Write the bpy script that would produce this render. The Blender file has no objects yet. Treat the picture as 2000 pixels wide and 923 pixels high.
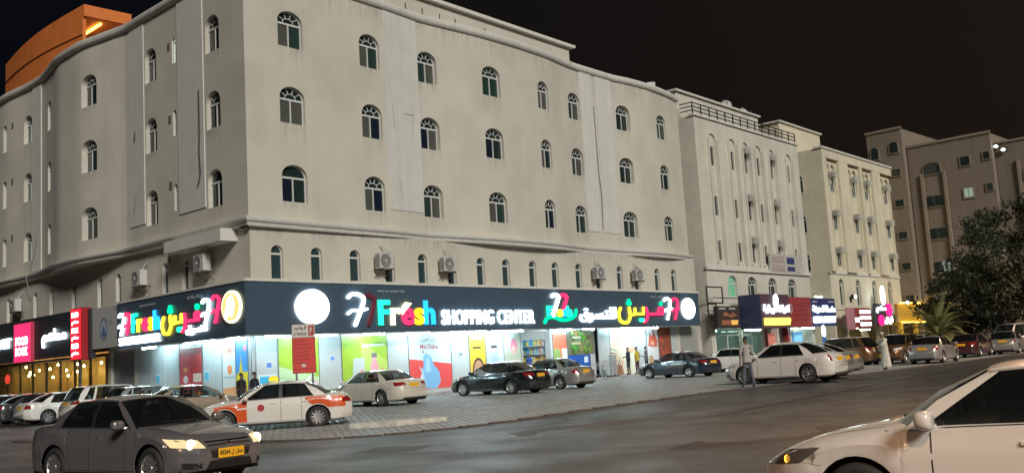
import bpy, bmesh, math, random
from mathutils import Vector, Matrix
from mathutils.bvhtree import BVHTree
R = math.radians
sc = bpy.context.scene
col = sc.collection
random.seed(7)

# ------------------------------------------------------------------ camera, sky, sun, exposure
CAM_Z = 1.4
FPX, PITCH, ROLL = 1939.0, 7.19, 3.412
cd = bpy.data.cameras.new('camera'); cam = bpy.data.objects.new('camera', cd); col.objects.link(cam)
cd.sensor_width = 36.0; cd.sensor_fit = 'HORIZONTAL'; cd.lens = 36.0 * FPX / 2000.0
cd.clip_start = 0.1; cd.clip_end = 3000
_p, _r = R(PITCH), R(-ROLL)
_f = Vector((0, math.cos(_p), math.sin(_p))); _u0 = Vector((0, -math.sin(_p), math.cos(_p))); _x0 = Vector((1, 0, 0))
_x = math.cos(_r) * _x0 + math.sin(_r) * _u0; _u = -math.sin(_r) * _x0 + math.cos(_r) * _u0
cam.matrix_world = Matrix(((_x.x, _u.x, -_f.x, 0), (_x.y, _u.y, -_f.y, 0), (_x.z, _u.z, -_f.z, CAM_Z), (0, 0, 0, 1)))
sc.camera = cam
sc.view_settings.view_transform = 'Standard'; sc.view_settings.look = 'None'
sc.view_settings.exposure = 0.5; sc.view_settings.gamma = 1.0; sc.view_settings.use_curve_mapping = False
sc.cycles.use_denoising = True; sc.cycles.max_bounces = 6; sc.cycles.transparent_max_bounces = 12
sc.cycles.sample_clamp_indirect = 3.0; sc.cycles.caustics_reflective = False; sc.cycles.caustics_refractive = False

SUN_EL, SUN_AZ = 32.0, 200.0      # azimuth of the light, clockwise from +Y (behind the camera, to its left is >180)
world = bpy.data.worlds.new('World'); sc.world = world; world.use_nodes = True
wn, wl = world.node_tree.nodes, world.node_tree.links
wn.clear()
sky = wn.new('ShaderNodeTexSky'); sky.sky_type = 'NISHITA'; sky.sun_disc = False
sky.sun_elevation = R(-4.0); sky.sun_rotation = R(150.0); sky.dust_density = 3.0
b1 = wn.new('ShaderNodeBackground'); b1.inputs[1].default_value = 0.06
wl.new(sky.outputs[0], b1.inputs[0])
tc = wn.new('ShaderNodeTexCoord'); sx = wn.new('ShaderNodeSeparateXYZ'); wl.new(tc.outputs['Generated'], sx.inputs[0])
mr = wn.new('ShaderNodeMapRange'); mr.interpolation_type = 'SMOOTHSTEP'
mr.inputs[1].default_value = -0.45; mr.inputs[2].default_value = 0.6; wl.new(sx.outputs[0], mr.inputs[0])
cr = wn.new('ShaderNodeMixRGB'); cr.inputs[1].default_value = (.0012, .0017, .0030, 1); cr.inputs[2].default_value = (.0078, .0050, .0034, 1)
wl.new(mr.outputs[0], cr.inputs[0])
b2 = wn.new('ShaderNodeBackground'); b2.inputs[1].default_value = 1.0; wl.new(cr.outputs[0], b2.inputs[0])
ad = wn.new('ShaderNodeAddShader'); wo = wn.new('ShaderNodeOutputWorld')
wl.new(b1.outputs[0], ad.inputs[0]); wl.new(b2.outputs[0], ad.inputs[1]); wl.new(ad.outputs[0], wo.inputs[0])

SUN_DIR = (0.40, -0.92)            # plan direction towards the light (right of and behind the camera)
sl = bpy.data.lights.new('sun', 'SUN'); so = bpy.data.objects.new('sun', sl); col.objects.link(so)
sl.energy = 1.95; sl.angle = R(14); sl.color = (1.0, .97, .88)
_n = math.hypot(*SUN_DIR)
_to = Vector((SUN_DIR[0] / _n * math.cos(R(30)), SUN_DIR[1] / _n * math.cos(R(30)), math.sin(R(30))))
so.rotation_euler = (-_to).to_track_quat('-Z', 'Y').to_euler(); so.location = (20, -30, 40)

# ------------------------------------------------------------------ materials
_M = {}
def mat(name, c=(.5, .5, .5), rough=.7, metal=0.0, coat=0.0, emit=None, es=0.0, noise=0.0, nscale=3.0, bump=0.0, bscale=60.0, stain=0.0, spec=.5, streak=0.0):
    if name in _M: return _M[name]
    m = bpy.data.materials.new(name); m.use_nodes = True; _M[name] = m
    n, l = m.node_tree.nodes, m.node_tree.links
    b = n['Principled BSDF']
    b.inputs['Base Color'].default_value = (*c, 1); b.inputs['Roughness'].default_value = rough
    b.inputs['Metallic'].default_value = metal; b.inputs['Coat Weight'].default_value = coat; b.inputs['Coat Roughness'].default_value = .04
    b.inputs['Specular IOR Level'].default_value = spec
    if emit: b.inputs['Emission Color'].default_value = (*emit, 1); b.inputs['Emission Strength'].default_value = es
    if noise or stain or streak:
        t = n.new('ShaderNodeTexCoord'); last = None
        base = n.new('ShaderNodeRGB'); base.outputs[0].default_value = (*c, 1); last = base.outputs[0]
        def layer(scale, lo, hi, amt, vec=None, detail=5):
            nonlocal last
            x = n.new('ShaderNodeTexNoise'); x.inputs['Scale'].default_value = scale; x.inputs['Detail'].default_value = detail
            l.new(vec if vec else t.outputs['Object'], x.inputs['Vector'])
            r = n.new('ShaderNodeMapRange'); r.inputs[1].default_value = lo; r.inputs[2].default_value = hi
            r.inputs[3].default_value = 1 - amt; r.inputs[4].default_value = 1 + amt * .5
            l.new(x.outputs[0], r.inputs[0])
            mx = n.new('ShaderNodeMixRGB'); mx.blend_type = 'MULTIPLY'; mx.inputs[0].default_value = 1
            l.new(last, mx.inputs[1]); l.new(r.outputs[0], mx.inputs[2]); last = mx.outputs[0]
        if noise: layer(nscale, .3, .7, noise)
        if stain: layer(.35, .38, .55, stain)
        if streak:
            mp = n.new('ShaderNodeMapping'); mp.inputs['Scale'].default_value = (3.0, 3.0, .12); l.new(t.outputs['Object'], mp.inputs['Vector'])
            layer(1.0, .35, .6, streak, mp.outputs[0])
        l.new(last, b.inputs['Base Color'])
    if bump:
        t = n.new('ShaderNodeTexCoord'); x = n.new('ShaderNodeTexNoise'); x.inputs['Scale'].default_value = bscale; x.inputs['Detail'].default_value = 6
        l.new(t.outputs['Object'], x.inputs['Vector'])
        bp = n.new('ShaderNodeBump'); bp.inputs['Strength'].default_value = bump; bp.inputs['Distance'].default_value = .02
        l.new(x.outputs[0], bp.inputs['Height']); l.new(bp.outputs[0], b.inputs['Normal'])
    return m
def emi(name, c, s):
    if name in _M: return _M[name]
    m = bpy.data.materials.new(name); m.use_nodes = True; _M[name] = m
    n, l = m.node_tree.nodes, m.node_tree.links; n.clear()
    e = n.new('ShaderNodeEmission'); e.inputs[0].default_value = (*c, 1); e.inputs[1].default_value = s
    o = n.new('ShaderNodeOutputMaterial'); l.new(e.outputs[0], o.inputs[0])
    return m
def glass(name, tint=(.02, .025, .03), through=.1, rough=.03):
    if name in _M: return _M[name]
    m = bpy.data.materials.new(name); m.use_nodes = True; _M[name] = m
    n, l = m.node_tree.nodes, m.node_tree.links
    b = n['Principled BSDF']; b.inputs['Base Color'].default_value = (*tint, 1); b.inputs['Roughness'].default_value = rough
    if through > 0:
        tr = n.new('ShaderNodeBsdfTransparent'); tr.inputs[0].default_value = (.85, .95, .95, 1)
        fr = n.new('ShaderNodeLayerWeight'); fr.inputs[0].default_value = .5; pw_ = n.new('ShaderNodeMath'); pw_.operation = 'POWER'; pw_.inputs[1].default_value = 4.0; l.new(fr.outputs['Facing'], pw_.inputs[0])
        mp = n.new('ShaderNodeMath'); mp.operation = 'MULTIPLY_ADD'; mp.inputs[1].default_value = -through; mp.inputs[2].default_value = through
        l.new(pw_.outputs[0], mp.inputs[0])
        mx = n.new('ShaderNodeMixShader'); l.new(mp.outputs[0], mx.inputs[0]); l.new(b.outputs[0], mx.inputs[1]); l.new(tr.outputs[0], mx.inputs[2])
        l.new(mx.outputs[0], n['Material Output'].inputs[0])
    return m

# ------------------------------------------------------------------ object helpers
def tag(o, label=None, cat=None, group=None, kind=None):
    if label: o['label'] = label
    if cat: o['category'] = cat
    if group: o['group'] = group
    if kind: o['kind'] = kind
    return o
def empty(name, loc=(0, 0, 0), rz=0.0, label=None, cat=None, group=None, kind=None):
    o = bpy.data.objects.new(name, None); col.objects.link(o); o.location = loc; o.rotation_euler = (0, 0, rz)
    o.empty_display_size = .2
    return tag(o, label, cat, group, kind)
def link(name, me, m=None, parent=None, loc=None, rot=None, scale=None):
    o = bpy.data.objects.new(name, me); col.objects.link(o)
    if m is not None:
        if len(me.materials) == 0: me.materials.append(m)
        elif me.materials[0] is not m:
            o.material_slots[0].link = 'OBJECT'; o.material_slots[0].material = m
    if parent: o.parent = parent
    if loc: o.location = loc
    if rot: o.rotation_euler = rot
    if scale: o.scale = scale
    return o
class MB:
    """collects vertices and faces of one mesh"""
    def __init__(s): s.v = []; s.f = []; s.mi = []; s.cur = 0
    def add(s, vs, fs):
        b = len(s.v); s.v += [tuple(x) for x in vs]; s.f += [tuple(i + b for i in f) for f in fs]; s.mi += [s.cur] * len(fs); return s
    def box(s, x0, x1, y0, y1, z0, z1):
        x0, x1 = min(x0, x1), max(x0, x1); y0, y1 = min(y0, y1), max(y0, y1); z0, z1 = min(z0, z1), max(z0, z1)
        return s.add([(x0, y0, z0), (x1, y0, z0), (x1, y1, z0), (x0, y1, z0), (x0, y0, z1), (x1, y0, z1), (x1, y1, z1), (x0, y1, z1)],
                     [(0, 3, 2, 1), (4, 5, 6, 7), (0, 1, 5, 4), (1, 2, 6, 5), (2, 3, 7, 6), (3, 0, 4, 7)])
    def bbox(s, x0, x1, y0, y1, z0, z1, b=.01):
        """box with chamfered edges"""
        bm = bmesh.new(); bmesh.ops.create_cube(bm, size=1)
        bmesh.ops.scale(bm, vec=(abs(x1 - x0), abs(y1 - y0), abs(z1 - z0)), verts=bm.verts)
        bmesh.ops.translate(bm, vec=((x0 + x1) / 2, (y0 + y1) / 2, (z0 + z1) / 2), verts=bm.verts)
        bmesh.ops.bevel(bm, geom=list(bm.edges), offset=b, segments=1, affect='EDGES')
        bm.verts.index_update()
        s.add([v.co[:] for v in bm.verts], [[v.index for v in f.verts] for f in bm.faces]); bm.free(); return s
    def prism(s, poly, d0, d1, axis='y'):
        """polygon in (x,z) [axis y], (x,y) [axis z] or (y,z) [axis x], counter-clockwise, extruded d0..d1"""
        n = len(poly)
        mk = {'y': lambda p, d: (p[0], d, p[1]), 'z': lambda p, d: (p[0], p[1], d), 'x': lambda p, d: (d, p[0], p[1])}[axis]
        vs = [mk(p, d0) for p in poly] + [mk(p, d1) for p in poly]
        return s.add(vs, [tuple(range(n)), tuple(range(2 * n - 1, n - 1, -1))] + [(i, i + n, (i + 1) % n + n, (i + 1) % n) for i in range(n)])
    def tube(s, pts, r, n=8, caps=True):
        pts = [Vector(p) for p in pts]; rs = r if isinstance(r, (list, tuple)) else [r] * len(pts)
        rings = []; prev = None
        for i, p in enumerate(pts):
            t = (pts[min(i + 1, len(pts) - 1)] - pts[max(i - 1, 0)]).normalized()
            a = prev if prev is not None else (Vector((0, 0, 1)) if abs(t.z) < .9 else Vector((1, 0, 0)))
            a = (a - t * a.dot(t)).normalized(); prev = a; b = t.cross(a)
            rings.append([p + (a * math.cos(k * 2 * math.pi / n) + b * math.sin(k * 2 * math.pi / n)) * rs[i] for k in range(n)])
        vs = [v for rg in rings for v in rg]
        fs = [(i * n + k, i * n + (k + 1) % n, (i + 1) * n + (k + 1) % n, (i + 1) * n + k) for i in range(len(pts) - 1) for k in range(n)]
        if caps: fs += [tuple(range(n - 1, -1, -1)), tuple(range((len(pts) - 1) * n, len(pts) * n))]
        return s.add(vs, fs)
    def lathe(s, prof, n=24, axis='z', c=(0, 0, 0)):
        """prof: (radius, height) list"""
        vs = []
        for r, h in prof:
            for k in range(n):
                a = 2 * math.pi * k / n; x, y = r * math.cos(a), r * math.sin(a)
                vs.append({'z': (c[0] + x, c[1] + y, c[2] + h), 'y': (c[0] + x, c[1] + h, c[2] + y), 'x': (c[0] + h, c[1] + x, c[2] + y)}[axis])
        fs = [(i * n + k, i * n + (k + 1) % n, (i + 1) * n + (k + 1) % n, (i + 1) * n + k) for i in range(len(prof) - 1) for k in range(n)]
        return s.add(vs, fs)
    def grid(s, rows, close=False):
        n = len(rows[0]); vs = [p for r in rows for p in r]
        fs = [(i * n + k, i * n + k + 1, (i + 1) * n + k + 1, (i + 1) * n + k) for i in range(len(rows) - 1) for k in range(n - 1)]
        return s.add(vs, fs)
    def mesh(s, name, smooth=False, fix=False, sharp=None):
        me = bpy.data.meshes.new(name); me.from_pydata(s.v, [], s.f)
        if max(s.mi, default=0) > 0: me.polygons.foreach_set('material_index', s.mi)
        if fix:
            bm = bmesh.new(); bm.from_mesh(me); bmesh.ops.remove_doubles(bm, verts=bm.verts, dist=1e-5)
            bmesh.ops.recalc_face_normals(bm, faces=bm.faces); bm.to_mesh(me); bm.free()
        if smooth:
            me.polygons.foreach_set('use_smooth', [True] * len(me.polygons))
            if sharp: me.set_sharp_from_angle(angle=R(sharp))
        me.update(); return me
    def build(s, name, m, parent=None, smooth=False, fix=True, sharp=None, **k):
        me = s.mesh(name, smooth, fix, sharp)
        ms = m if isinstance(m, (list, tuple)) else [m]
        for x in ms: me.materials.append(x)
        return link(name, me, None, parent, **k)
def lerp(a, b, t): return a + (b - a) * t
def interp(pts, x):
    if x <= pts[0][0]: return pts[0][1]
    for (a, b), (c, d) in zip(pts, pts[1:]):
        if x <= c: return lerp(b, d, (x - a) / (c - a) if c > a else 0)
    return pts[-1][1]
def sinterp(pts, x):
    """smooth (monotone cubic) interpolation"""
    n = len(pts)
    if x <= pts[0][0]: return pts[0][1]
    if x >= pts[-1][0]: return pts[-1][1]
    i = max(k for k in range(n - 1) if pts[k][0] <= x)
    def sl(k):
        if k <= 0 or k >= n - 1: return 0 if not (0 < k < n - 1) else 0
        a = (pts[k][1] - pts[k - 1][1]) / (pts[k][0] - pts[k - 1][0]); b = (pts[k + 1][1] - pts[k][1]) / (pts[k + 1][0] - pts[k][0])
        return 0 if a * b <= 0 else 2 * a * b / (a + b)
    h = pts[i + 1][0] - pts[i][0]; t = (x - pts[i][0]) / h
    s0 = sl(i) if i > 0 else (pts[1][1] - pts[0][1]) / h; s1 = sl(i + 1) if i + 1 < n - 1 else (pts[-1][1] - pts[-2][1]) / h
    return (2 * t ** 3 - 3 * t * t + 1) * pts[i][1] + (t ** 3 - 2 * t * t + t) * h * s0 + (-2 * t ** 3 + 3 * t * t) * pts[i + 1][1] + (t ** 3 - t * t) * h * s1

# ------------------------------------------------------------------ the plan of the place
PX, PY = -11.404, 41.786                       # corner of the sign band of the big corner building
PHA, PHB = R(50.0), R(-43.35)                  # facade frames: local x to the right along the wall, y into the wall
cA, sA, cB, sB = math.cos(PHA), math.sin(PHA), math.cos(PHB), math.sin(PHB)
def A(u, off=0.0): return (PX + cA * u + sA * off, PY + sA * u - cA * off)       # off > 0 is towards the street
def B(u, off=0.0): return (PX - cB * u + sB * off, PY - sB * u - cB * off)       # u grows away from the corner
def gz(x, y):
    s = x * .69 + y * .73; k = min(1, max(0, (s - 15) / 15)); return -.25 + .25 * k * k * (3 - 2 * k)
# ------------------------------------------------------------------ ground, road, paving, sidewalks
def sheet(name, poly, dz, m, step=2.0, kind='structure', parent=None):
    """a sheet that follows the ground height inside a convex-ish polygon, cut from a grid"""
    bm = bmesh.new(); vs = [bm.verts.new((p[0], p[1], 0)) for p in poly]; bm.faces.new(vs)
    x0, x1 = min(p[0] for p in poly), max(p[0] for p in poly); y0, y1 = min(p[1] for p in poly), max(p[1] for p in poly)
    x = math.ceil(x0 / step) * step
    while x < x1:
        bmesh.ops.bisect_plane(bm, geom=bm.verts[:] + bm.edges[:] + bm.faces[:], plane_co=(x, 0, 0), plane_no=(1, 0, 0)); x += step
    y = math.ceil(y0 / step) * step
    while y < y1:
        bmesh.ops.bisect_plane(bm, geom=bm.verts[:] + bm.edges[:] + bm.faces[:], plane_co=(0, y, 0), plane_no=(0, 1, 0)); y += step
    for v in bm.verts: v.co.z = gz(v.co.x, v.co.y) + dz
    bmesh.ops.recalc_face_normals(bm, faces=bm.faces)
    for f in bm.faces:
        if f.normal.z < 0: f.normal_flip()
    me = bpy.data.meshes.new(name); bm.to_mesh(me); bm.free(); me.materials.append(m)
    me.polygons.foreach_set('use_smooth', [True] * len(me.polygons))
    o = link(name, me, None, parent)
    if kind: o['kind'] = kind
    return o
def asphalt(name, c, c2, rough):
    m = bpy.data.materials.new(name); m.use_nodes = True
    n, l = m.node_tree.nodes, m.node_tree.links; b = n['Principled BSDF']
    t = n.new('ShaderNodeTexCoord')
    def noise(s, d, vec=None):
        x = n.new('ShaderNodeTexNoise'); x.inputs['Scale'].default_value = s; x.inputs['Detail'].default_value = d
        l.new(vec or t.outputs['Object'], x.inputs['Vector']); return x.outputs[0]
    def ramp(x, lo, hi, a, bb):
        r = n.new('ShaderNodeMapRange'); r.inputs[1].default_value = lo; r.inputs[2].default_value = hi; r.inputs[3].default_value = a; r.inputs[4].default_value = bb
        l.new(x, r.inputs[0]); return r.outputs[0]
    mp = n.new('ShaderNodeMapping'); mp.inputs['Rotation'].default_value = (0, 0, -PHA); mp.inputs['Scale'].default_value = (.16, .42, 1)
    l.new(t.outputs['Object'], mp.inputs['Vector'])
    wear = ramp(noise(1.0, 4, mp.outputs[0]), .40, .62, 0, 1)
    big = ramp(noise(.22, 5), .40, .62, .88, 1.12)
    grain = ramp(noise(16, 8), .36, .64, .55, 1.5); mid = ramp(noise(1.1, 6), .36, .64, .8, 1.2)
    mx = n.new('ShaderNodeMixRGB'); mx.inputs[1].default_value = (*c, 1); mx.inputs[2].default_value = (*c2, 1); l.new(wear, mx.inputs[0])
    last = mx.outputs[0]
    for k in (big, grain, mid):
        q = n.new('ShaderNodeMixRGB'); q.blend_type = 'MULTIPLY'; q.inputs[0].default_value = 1; l.new(last, q.inputs[1]); l.new(k, q.inputs[2]); last = q.outputs[0]
    l.new(last, b.inputs['Base Color'])
    rr = ramp(noise(.5, 4), .35, .65, rough - .06, rough + .08); l.new(rr, b.inputs['Roughness'])
    bp = n.new('ShaderNodeBump'); bp.inputs['Strength'].default_value = .8; bp.inputs['Distance'].default_value = .02
    l.new(noise(28, 4), bp.inputs['Height']); l.new(bp.outputs[0], b.inputs['Normal'])
    _M[name] = m; return m
ASPH = asphalt('asphalt', (.040, .041, .044), (.054, .054, .057), .40)
EARTH = mat('dusty_earth', (.16, .13, .10), .9, noise=.3, nscale=.6)
# one big ground sheet to the horizon, the asphalt road sheet above it
g = MB()
S = [-900, -300, -120] + [k for k in range(-60, 121, 4)] + [160, 300, 900]
g.grid([[(x, y, (gz(x, y) - .03)) for x in S] for y in S])
o = g.build('ground', EARTH, smooth=True); o['kind'] = 'structure'
sheet('road', [(-90, -30), (120, -30), (120, 130), (-90, 130)], 0.0, ASPH, 3.0)

EDGE = [(-16.5, 33.2), (-12.0, 29.6), (-7.95, 26.9), (-6.3, 25.7), (-5.2, 25.3), (-4.0, 25.4), (-2.9, 25.75), (-1.6, 26.4), (-.3, 27.4), (1.2, 28.8), (2.75, 30.2), (4.5, 31.7), (6.5, 33.7),
        (9.05, 36.5), (11.56, 39.3), (15.5, 44.0), (20.1, 49.6), (26.0, 56.8), (34.0, 66.5), (44, 78.7)]
KERB = .75                                     # sidewalk kerb line in front of the sign plane
FLAG = mat('paving_base', (.20, .21, .21), .8, noise=.3, nscale=2.0)
pav_poly = EDGE + [A(112, KERB)] + [A(0.6, KERB), (PX + .1, PY - KERB * 1.45), B(0.6, KERB), B(9, KERB)]
paving = sheet('paving', pav_poly, .006, FLAG, 2.0)
def inside(poly, x, y):
    c = False; j = len(poly) - 1
    for i in range(len(poly)):
        xi, yi = poly[i]; xj, yj = poly[j]
        if (yi > y) != (yj > y) and x < (xj - xi) * (y - yi) / (yj - yi) + xi: c = not c
        j = i
    return c
PAVM = [mat('paver_grey', (.27, .285, .285), .46, noise=.3, nscale=5, bump=.2, bscale=40), mat('paver_light', (.29, .305, .305), .46, noise=.3, nscale=5, bump=.2, bscale=40),
        mat('paver_dark', (.24, .255, .255), .46, noise=.35, nscale=5, bump=.2, bscale=40)]
pw, ph = .26, .17
cells = []
j0 = 0
v = KERB + .15
while v < 26:
    u = -14.0 + (pw / 2 if j0 % 2 else 0)
    while u < 66:
        x, y = A(u, v)
        if inside(pav_poly, x, y) and all(inside(pav_poly, *A(u + a, v + b)) for a in (-.15, .15) for b in (-.1, .1)):
            cells.append((x * x + y * y, x, y, u, v))
        u += pw
    v += ph; j0 += 1
cells.sort()
pm = []
for k in range(3):
    q = MB(); w, h, e = pw / 2 - .006, ph / 2 - .006, .012
    q.add([(-w, -h, 0), (w, -h, 0), (w, h, 0), (-w, h, 0), (-w + e, -h + e, .016), (w - e, -h + e, .016), (w - e, h - e, .016), (-w + e, h - e, .016)],
          [(4, 5, 6, 7), (0, 1, 5, 4), (1, 2, 6, 5), (2, 3, 7, 6), (3, 0, 4, 7)])
    me = q.mesh('paver'); me.materials.append(PAVM[k]); pm.append(me)
rng = random.Random(3)
for d2, x, y, u, v in cells[:300]:
    link('paver', pm[rng.choice((0, 0, 1, 2))], None, paving, (x, y, gz(x, y) + .006 + rng.uniform(-.002, .003)), (rng.uniform(-.01, .01), rng.uniform(-.01, .01), PHA))
q = MB(); w, h, e = pw / 2 - .006, ph / 2 - .006, .012
for d2, x, y, u, v in cells[300:]:
    z = gz(x, y) + .006; t = .016 + rng.uniform(-.003, .003); q.cur = rng.choice((0, 0, 1, 2))
    loc = [(-w, -h, 0), (w, -h, 0), (w, h, 0), (-w, h, 0), (-w + e, -h + e, t), (w - e, -h + e, t), (w - e, h - e, t), (-w + e, h - e, t)]
    q.add([(x + cA * a - sA * b, y + sA * a + cA * b, z + c) for a, b, c in loc], [(4, 5, 6, 7), (0, 1, 5, 4), (1, 2, 6, 5), (2, 3, 7, 6), (3, 0, 4, 7)])
o = q.build('paver_field', PAVM, paving, fix=False); o['kind'] = 'stuff'
# flush edging stones between paving and road
ES = mat('edging_stone', (.085, .07, .062), .8, noise=.4, nscale=6)
def walk(poly, step):
    out = []; carry = 0.0
    for (a, b), (c, d) in zip(poly, poly[1:]):
        L = math.hypot(c - a, d - b); t = carry
        while t < L: out.append((lerp(a, c, t / L), lerp(b, d, t / L), math.atan2(d - b, c - a))); t += step
        carry = t - L
    return out
q = MB().bbox(-.48, .48, -.14, .06, -.1, .045, .02); em = q.mesh('edging_stone'); em.materials.append(ES)
for x, y, a in walk(EDGE, 1.0): link('edging_stone', em, None, paving, (x, y, gz(x, y)), (0, 0, a))
# sidewalk with kerb stones in front of the shops, all along the row, and round the corner
SWM = mat('sidewalk_concrete', (.34, .33, .32), .75, noise=.25, nscale=4)
sw = MB()
sw.prism([A(112, KERB - .15), A(112, -3), A(0.3, -3), B(.3, -3), B(46, -3), B(46, KERB - .15), B(.3, KERB - .15), (PX + .1, PY - (KERB - .15) * 1.45), A(.3, KERB - .15)][::-1], -.4, .15, 'z')
sidewalk = sw.build('sidewalk', SWM); sidewalk['kind'] = 'structure'
km = [mat('kerb_light', (.42, .42, .41), .7, noise=.3, nscale=6), mat('kerb_dark', (.33, .33, .33), .7, noise=.3, nscale=6)]
q = MB().bbox(-.492, .492, -.075, .075, -.45, .155, .02); kmesh = q.mesh('kerb_stone'); kmesh.materials.append(km[0])
q = MB().bbox(-.492, .492, -.075, .075, -.45, .157, .02); kmesh2 = q.mesh('kerb_stone'); kmesh2.materials.append(km[1])
for k in range(100):
    x, y = A(.95 + k, KERB - .075); link('kerb_stone', kmesh if k % 2 else kmesh2, None, sidewalk, (x, y, 0), (0, 0, PHA))
for k in range(42):
    x, y = B(.95 + k, KERB - .075); link('kerb_stone', kmesh if k % 2 else kmesh2, None, sidewalk, (x, y, 0), (0, 0, PHB))
x, y = PX + .08, PY - KERB * 1.36; link('kerb_stone', kmesh, None, sidewalk, (x, y, 0), (0, 0, R(3)), (.62, 1, 1))
# raised concrete slab with an open middle on the paving
q = MB(); outer = [(-4.95, 28.75), (-3.6, 28.55), (-2.2, 29.3), (-2.55, 30.0), (-3.75, 29.75)]
inner = [(-4.0, 28.98), (-3.45, 28.92), (-2.9, 29.28), (-3.05, 29.55), (-3.7, 29.42)]
zt = gz(-3.6, 29.2) + .15; n = 5
q.add([(*p, zt - .16) for p in outer] + [(*p, zt) for p in outer] + [(*p, zt) for p in inner] + [(*p, zt - .13) for p in inner],
      [(i, (i + 1) % n, (i + 1) % n + n, i + n) for i in range(n)] + [(i + n, (i + 1) % n + n, (i + 1) % n + 2 * n, i + 2 * n) for i in range(n)] + [(i + 2 * n, (i + 1) % n + 2 * n, (i + 1) % n + 3 * n, i + 3 * n) for i in range(n)])
isl = q.build('tree_pit_surround', mat('old_concrete', (.52, .52, .48), .8, noise=.35, nscale=4))
tag(isl, 'low pale concrete pit surround lying on the grey paving', 'kerb')
q = MB().prism(inner, zt - .12, zt - .06, 'z'); q.build('soil', mat('dry_soil', (.22, .18, .12), .95, noise=.4, nscale=8), isl)
# repair patches and an iron cover in the road
for nm, pts, c in (('road_patch', [(-1.3, 22.6), (1.2, 22.1), (3.4, 24.9), (1.6, 25.4)], (.085, .084, .084)), ('road_patch', [(-3.6, 20.6), (-2.2, 20.3), (-1.9, 21.6), (-3.1, 21.8)], (.09, .088, .088)),
                   ('road_patch', [(2.4, 17.4), (6.5, 17.0), (8.2, 19.6), (4.0, 20.0)], (.03, .029, .029))):
    sheet(nm, pts, .004, mat('patch_%.3f' % c[0], c, .62, noise=.35, nscale=9, bump=.4, bscale=60), 1.0)

TAR = mat('tar_seal', (.018, .018, .019), .4)
for pts in ([(-9.5, 21.0), (-5.0, 22.4), (-1.4, 22.5)], [(1.2, 22.0), (5.0, 24.6), (9.5, 29.6), (14.0, 36.0), (20.5, 45.0)], [(-3.0, 20.2), (0.6, 18.6), (4.2, 17.6)], [(3.3, 24.9), (1.2, 26.6), (.6, 27.6)]):
    q = MB(); pp = [(x + .05 * math.sin(3 * x), y) for x, y, a in walk(pts, .5)]; rows = []
    for i, (x, y) in enumerate(pp):
        a = math.atan2(pp[min(i + 1, len(pp) - 1)][1] - pp[max(i - 1, 0)][1], pp[min(i + 1, len(pp) - 1)][0] - pp[max(i - 1, 0)][0]); w = .045 + .02 * math.sin(i * 1.7); nx, ny = -math.sin(a) * w, math.cos(a) * w
        rows.append([(x + nx, y + ny, gz(x + nx, y + ny) + .009), (x - nx, y - ny, gz(x - nx, y - ny) + .009)])
    q.grid(rows); o = q.build('road_seal', TAR); o['kind'] = 'structure'
# ------------------------------------------------------------------ wall tools
def arch_poly(w, z0, z1, n=10, rise=None):
    """outline (x,z): straight sides, round top; rise = height of the arch"""
    r = w / 2; rise = r if rise is None else rise; zs = z1 - rise
    return [(-r, z0), (r, z0)] + [(r * math.cos(math.pi * k / n), zs + rise * math.sin(math.pi * k / n)) for k in range(n + 1)]
def wall_strip(pts, z0, z1, t):
    """closed solid along plan points (outer face first, wall body on the left-hand side normal * t)"""
    n = len(pts); inn = []
    for i, p in enumerate(pts):
        a = Vector(pts[max(i - 1, 0)]); b = Vector(pts[min(i + 1, n - 1)]); d = (b - a).normalized(); inn.append((p[0] - d.y * t, p[1] + d.x * t))
    q = MB()
    q.add([(*p, z0) for p in pts] + [(*p, z1) for p in pts] + [(*p, z1) for p in inn] + [(*p, z0) for p in inn], [])
    q.f = []; q.mi = []
    for i in range(n - 1):
        for k in range(4): q.f.append((k * n + i, k * n + i + 1, ((k + 1) % 4) * n + i + 1, ((k + 1) % 4) * n + i))
    q.f.append((0, n, 2 * n, 3 * n)); q.f.append((n - 1, 4 * n - 1, 3 * n - 1, 2 * n - 1)); q.mi = [0] * len(q.f)
    return q
def sweep(pts, prof, name, m, parent):
    """sweep a closed profile (out, z) along plan points; out is to the right-hand side (street side)"""
    n = len(pts); q = MB(); k = len(prof); rows = []
    for i, p in enumerate(pts):
        a = Vector(pts[max(i - 1, 0)]); b = Vector(pts[min(i + 1, n - 1)]); d = (b - a).normalized()
        m1 = 1.0
        if 0 < i < n - 1:
            d0 = (Vector(p) - a).normalized(); m1 = 1 / max(.5, d0.dot(d))
        rows += [(p[0] + d.y * o * m1, p[1] - d.x * o * m1, z) for o, z in prof]
    q.add(rows, [(i * k + j, i * k + (j + 1) % k, (i + 1) * k + (j + 1) % k, (i + 1) * k + j) for i in range(n - 1) for j in range(k)] + [tuple(range(k)), tuple(range((n - 1) * k, n * k))])
    return q.build(name, m, parent, smooth=True, sharp=35)
def boolean(ob, cutters):
    bpy.context.view_layer.update()
    for ct in cutters:
        co = bpy.data.objects.new('cut', ct.mesh('cut', fix=True)); col.objects.link(co)
        if ob.parent: co.matrix_world = ob.parent.matrix_world
        md = ob.modifiers.new('b', 'BOOLEAN'); md.operation = 'DIFFERENCE'; md.solver = 'EXACT'; md.object = co
        bpy.context.view_layer.update(); dg = bpy.context.evaluated_depsgraph_get()
        me = bpy.data.meshes.new_from_object(ob.evaluated_get(dg)); ob.modifiers.clear(); ob.data = me; bpy.data.objects.remove(co)
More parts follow.
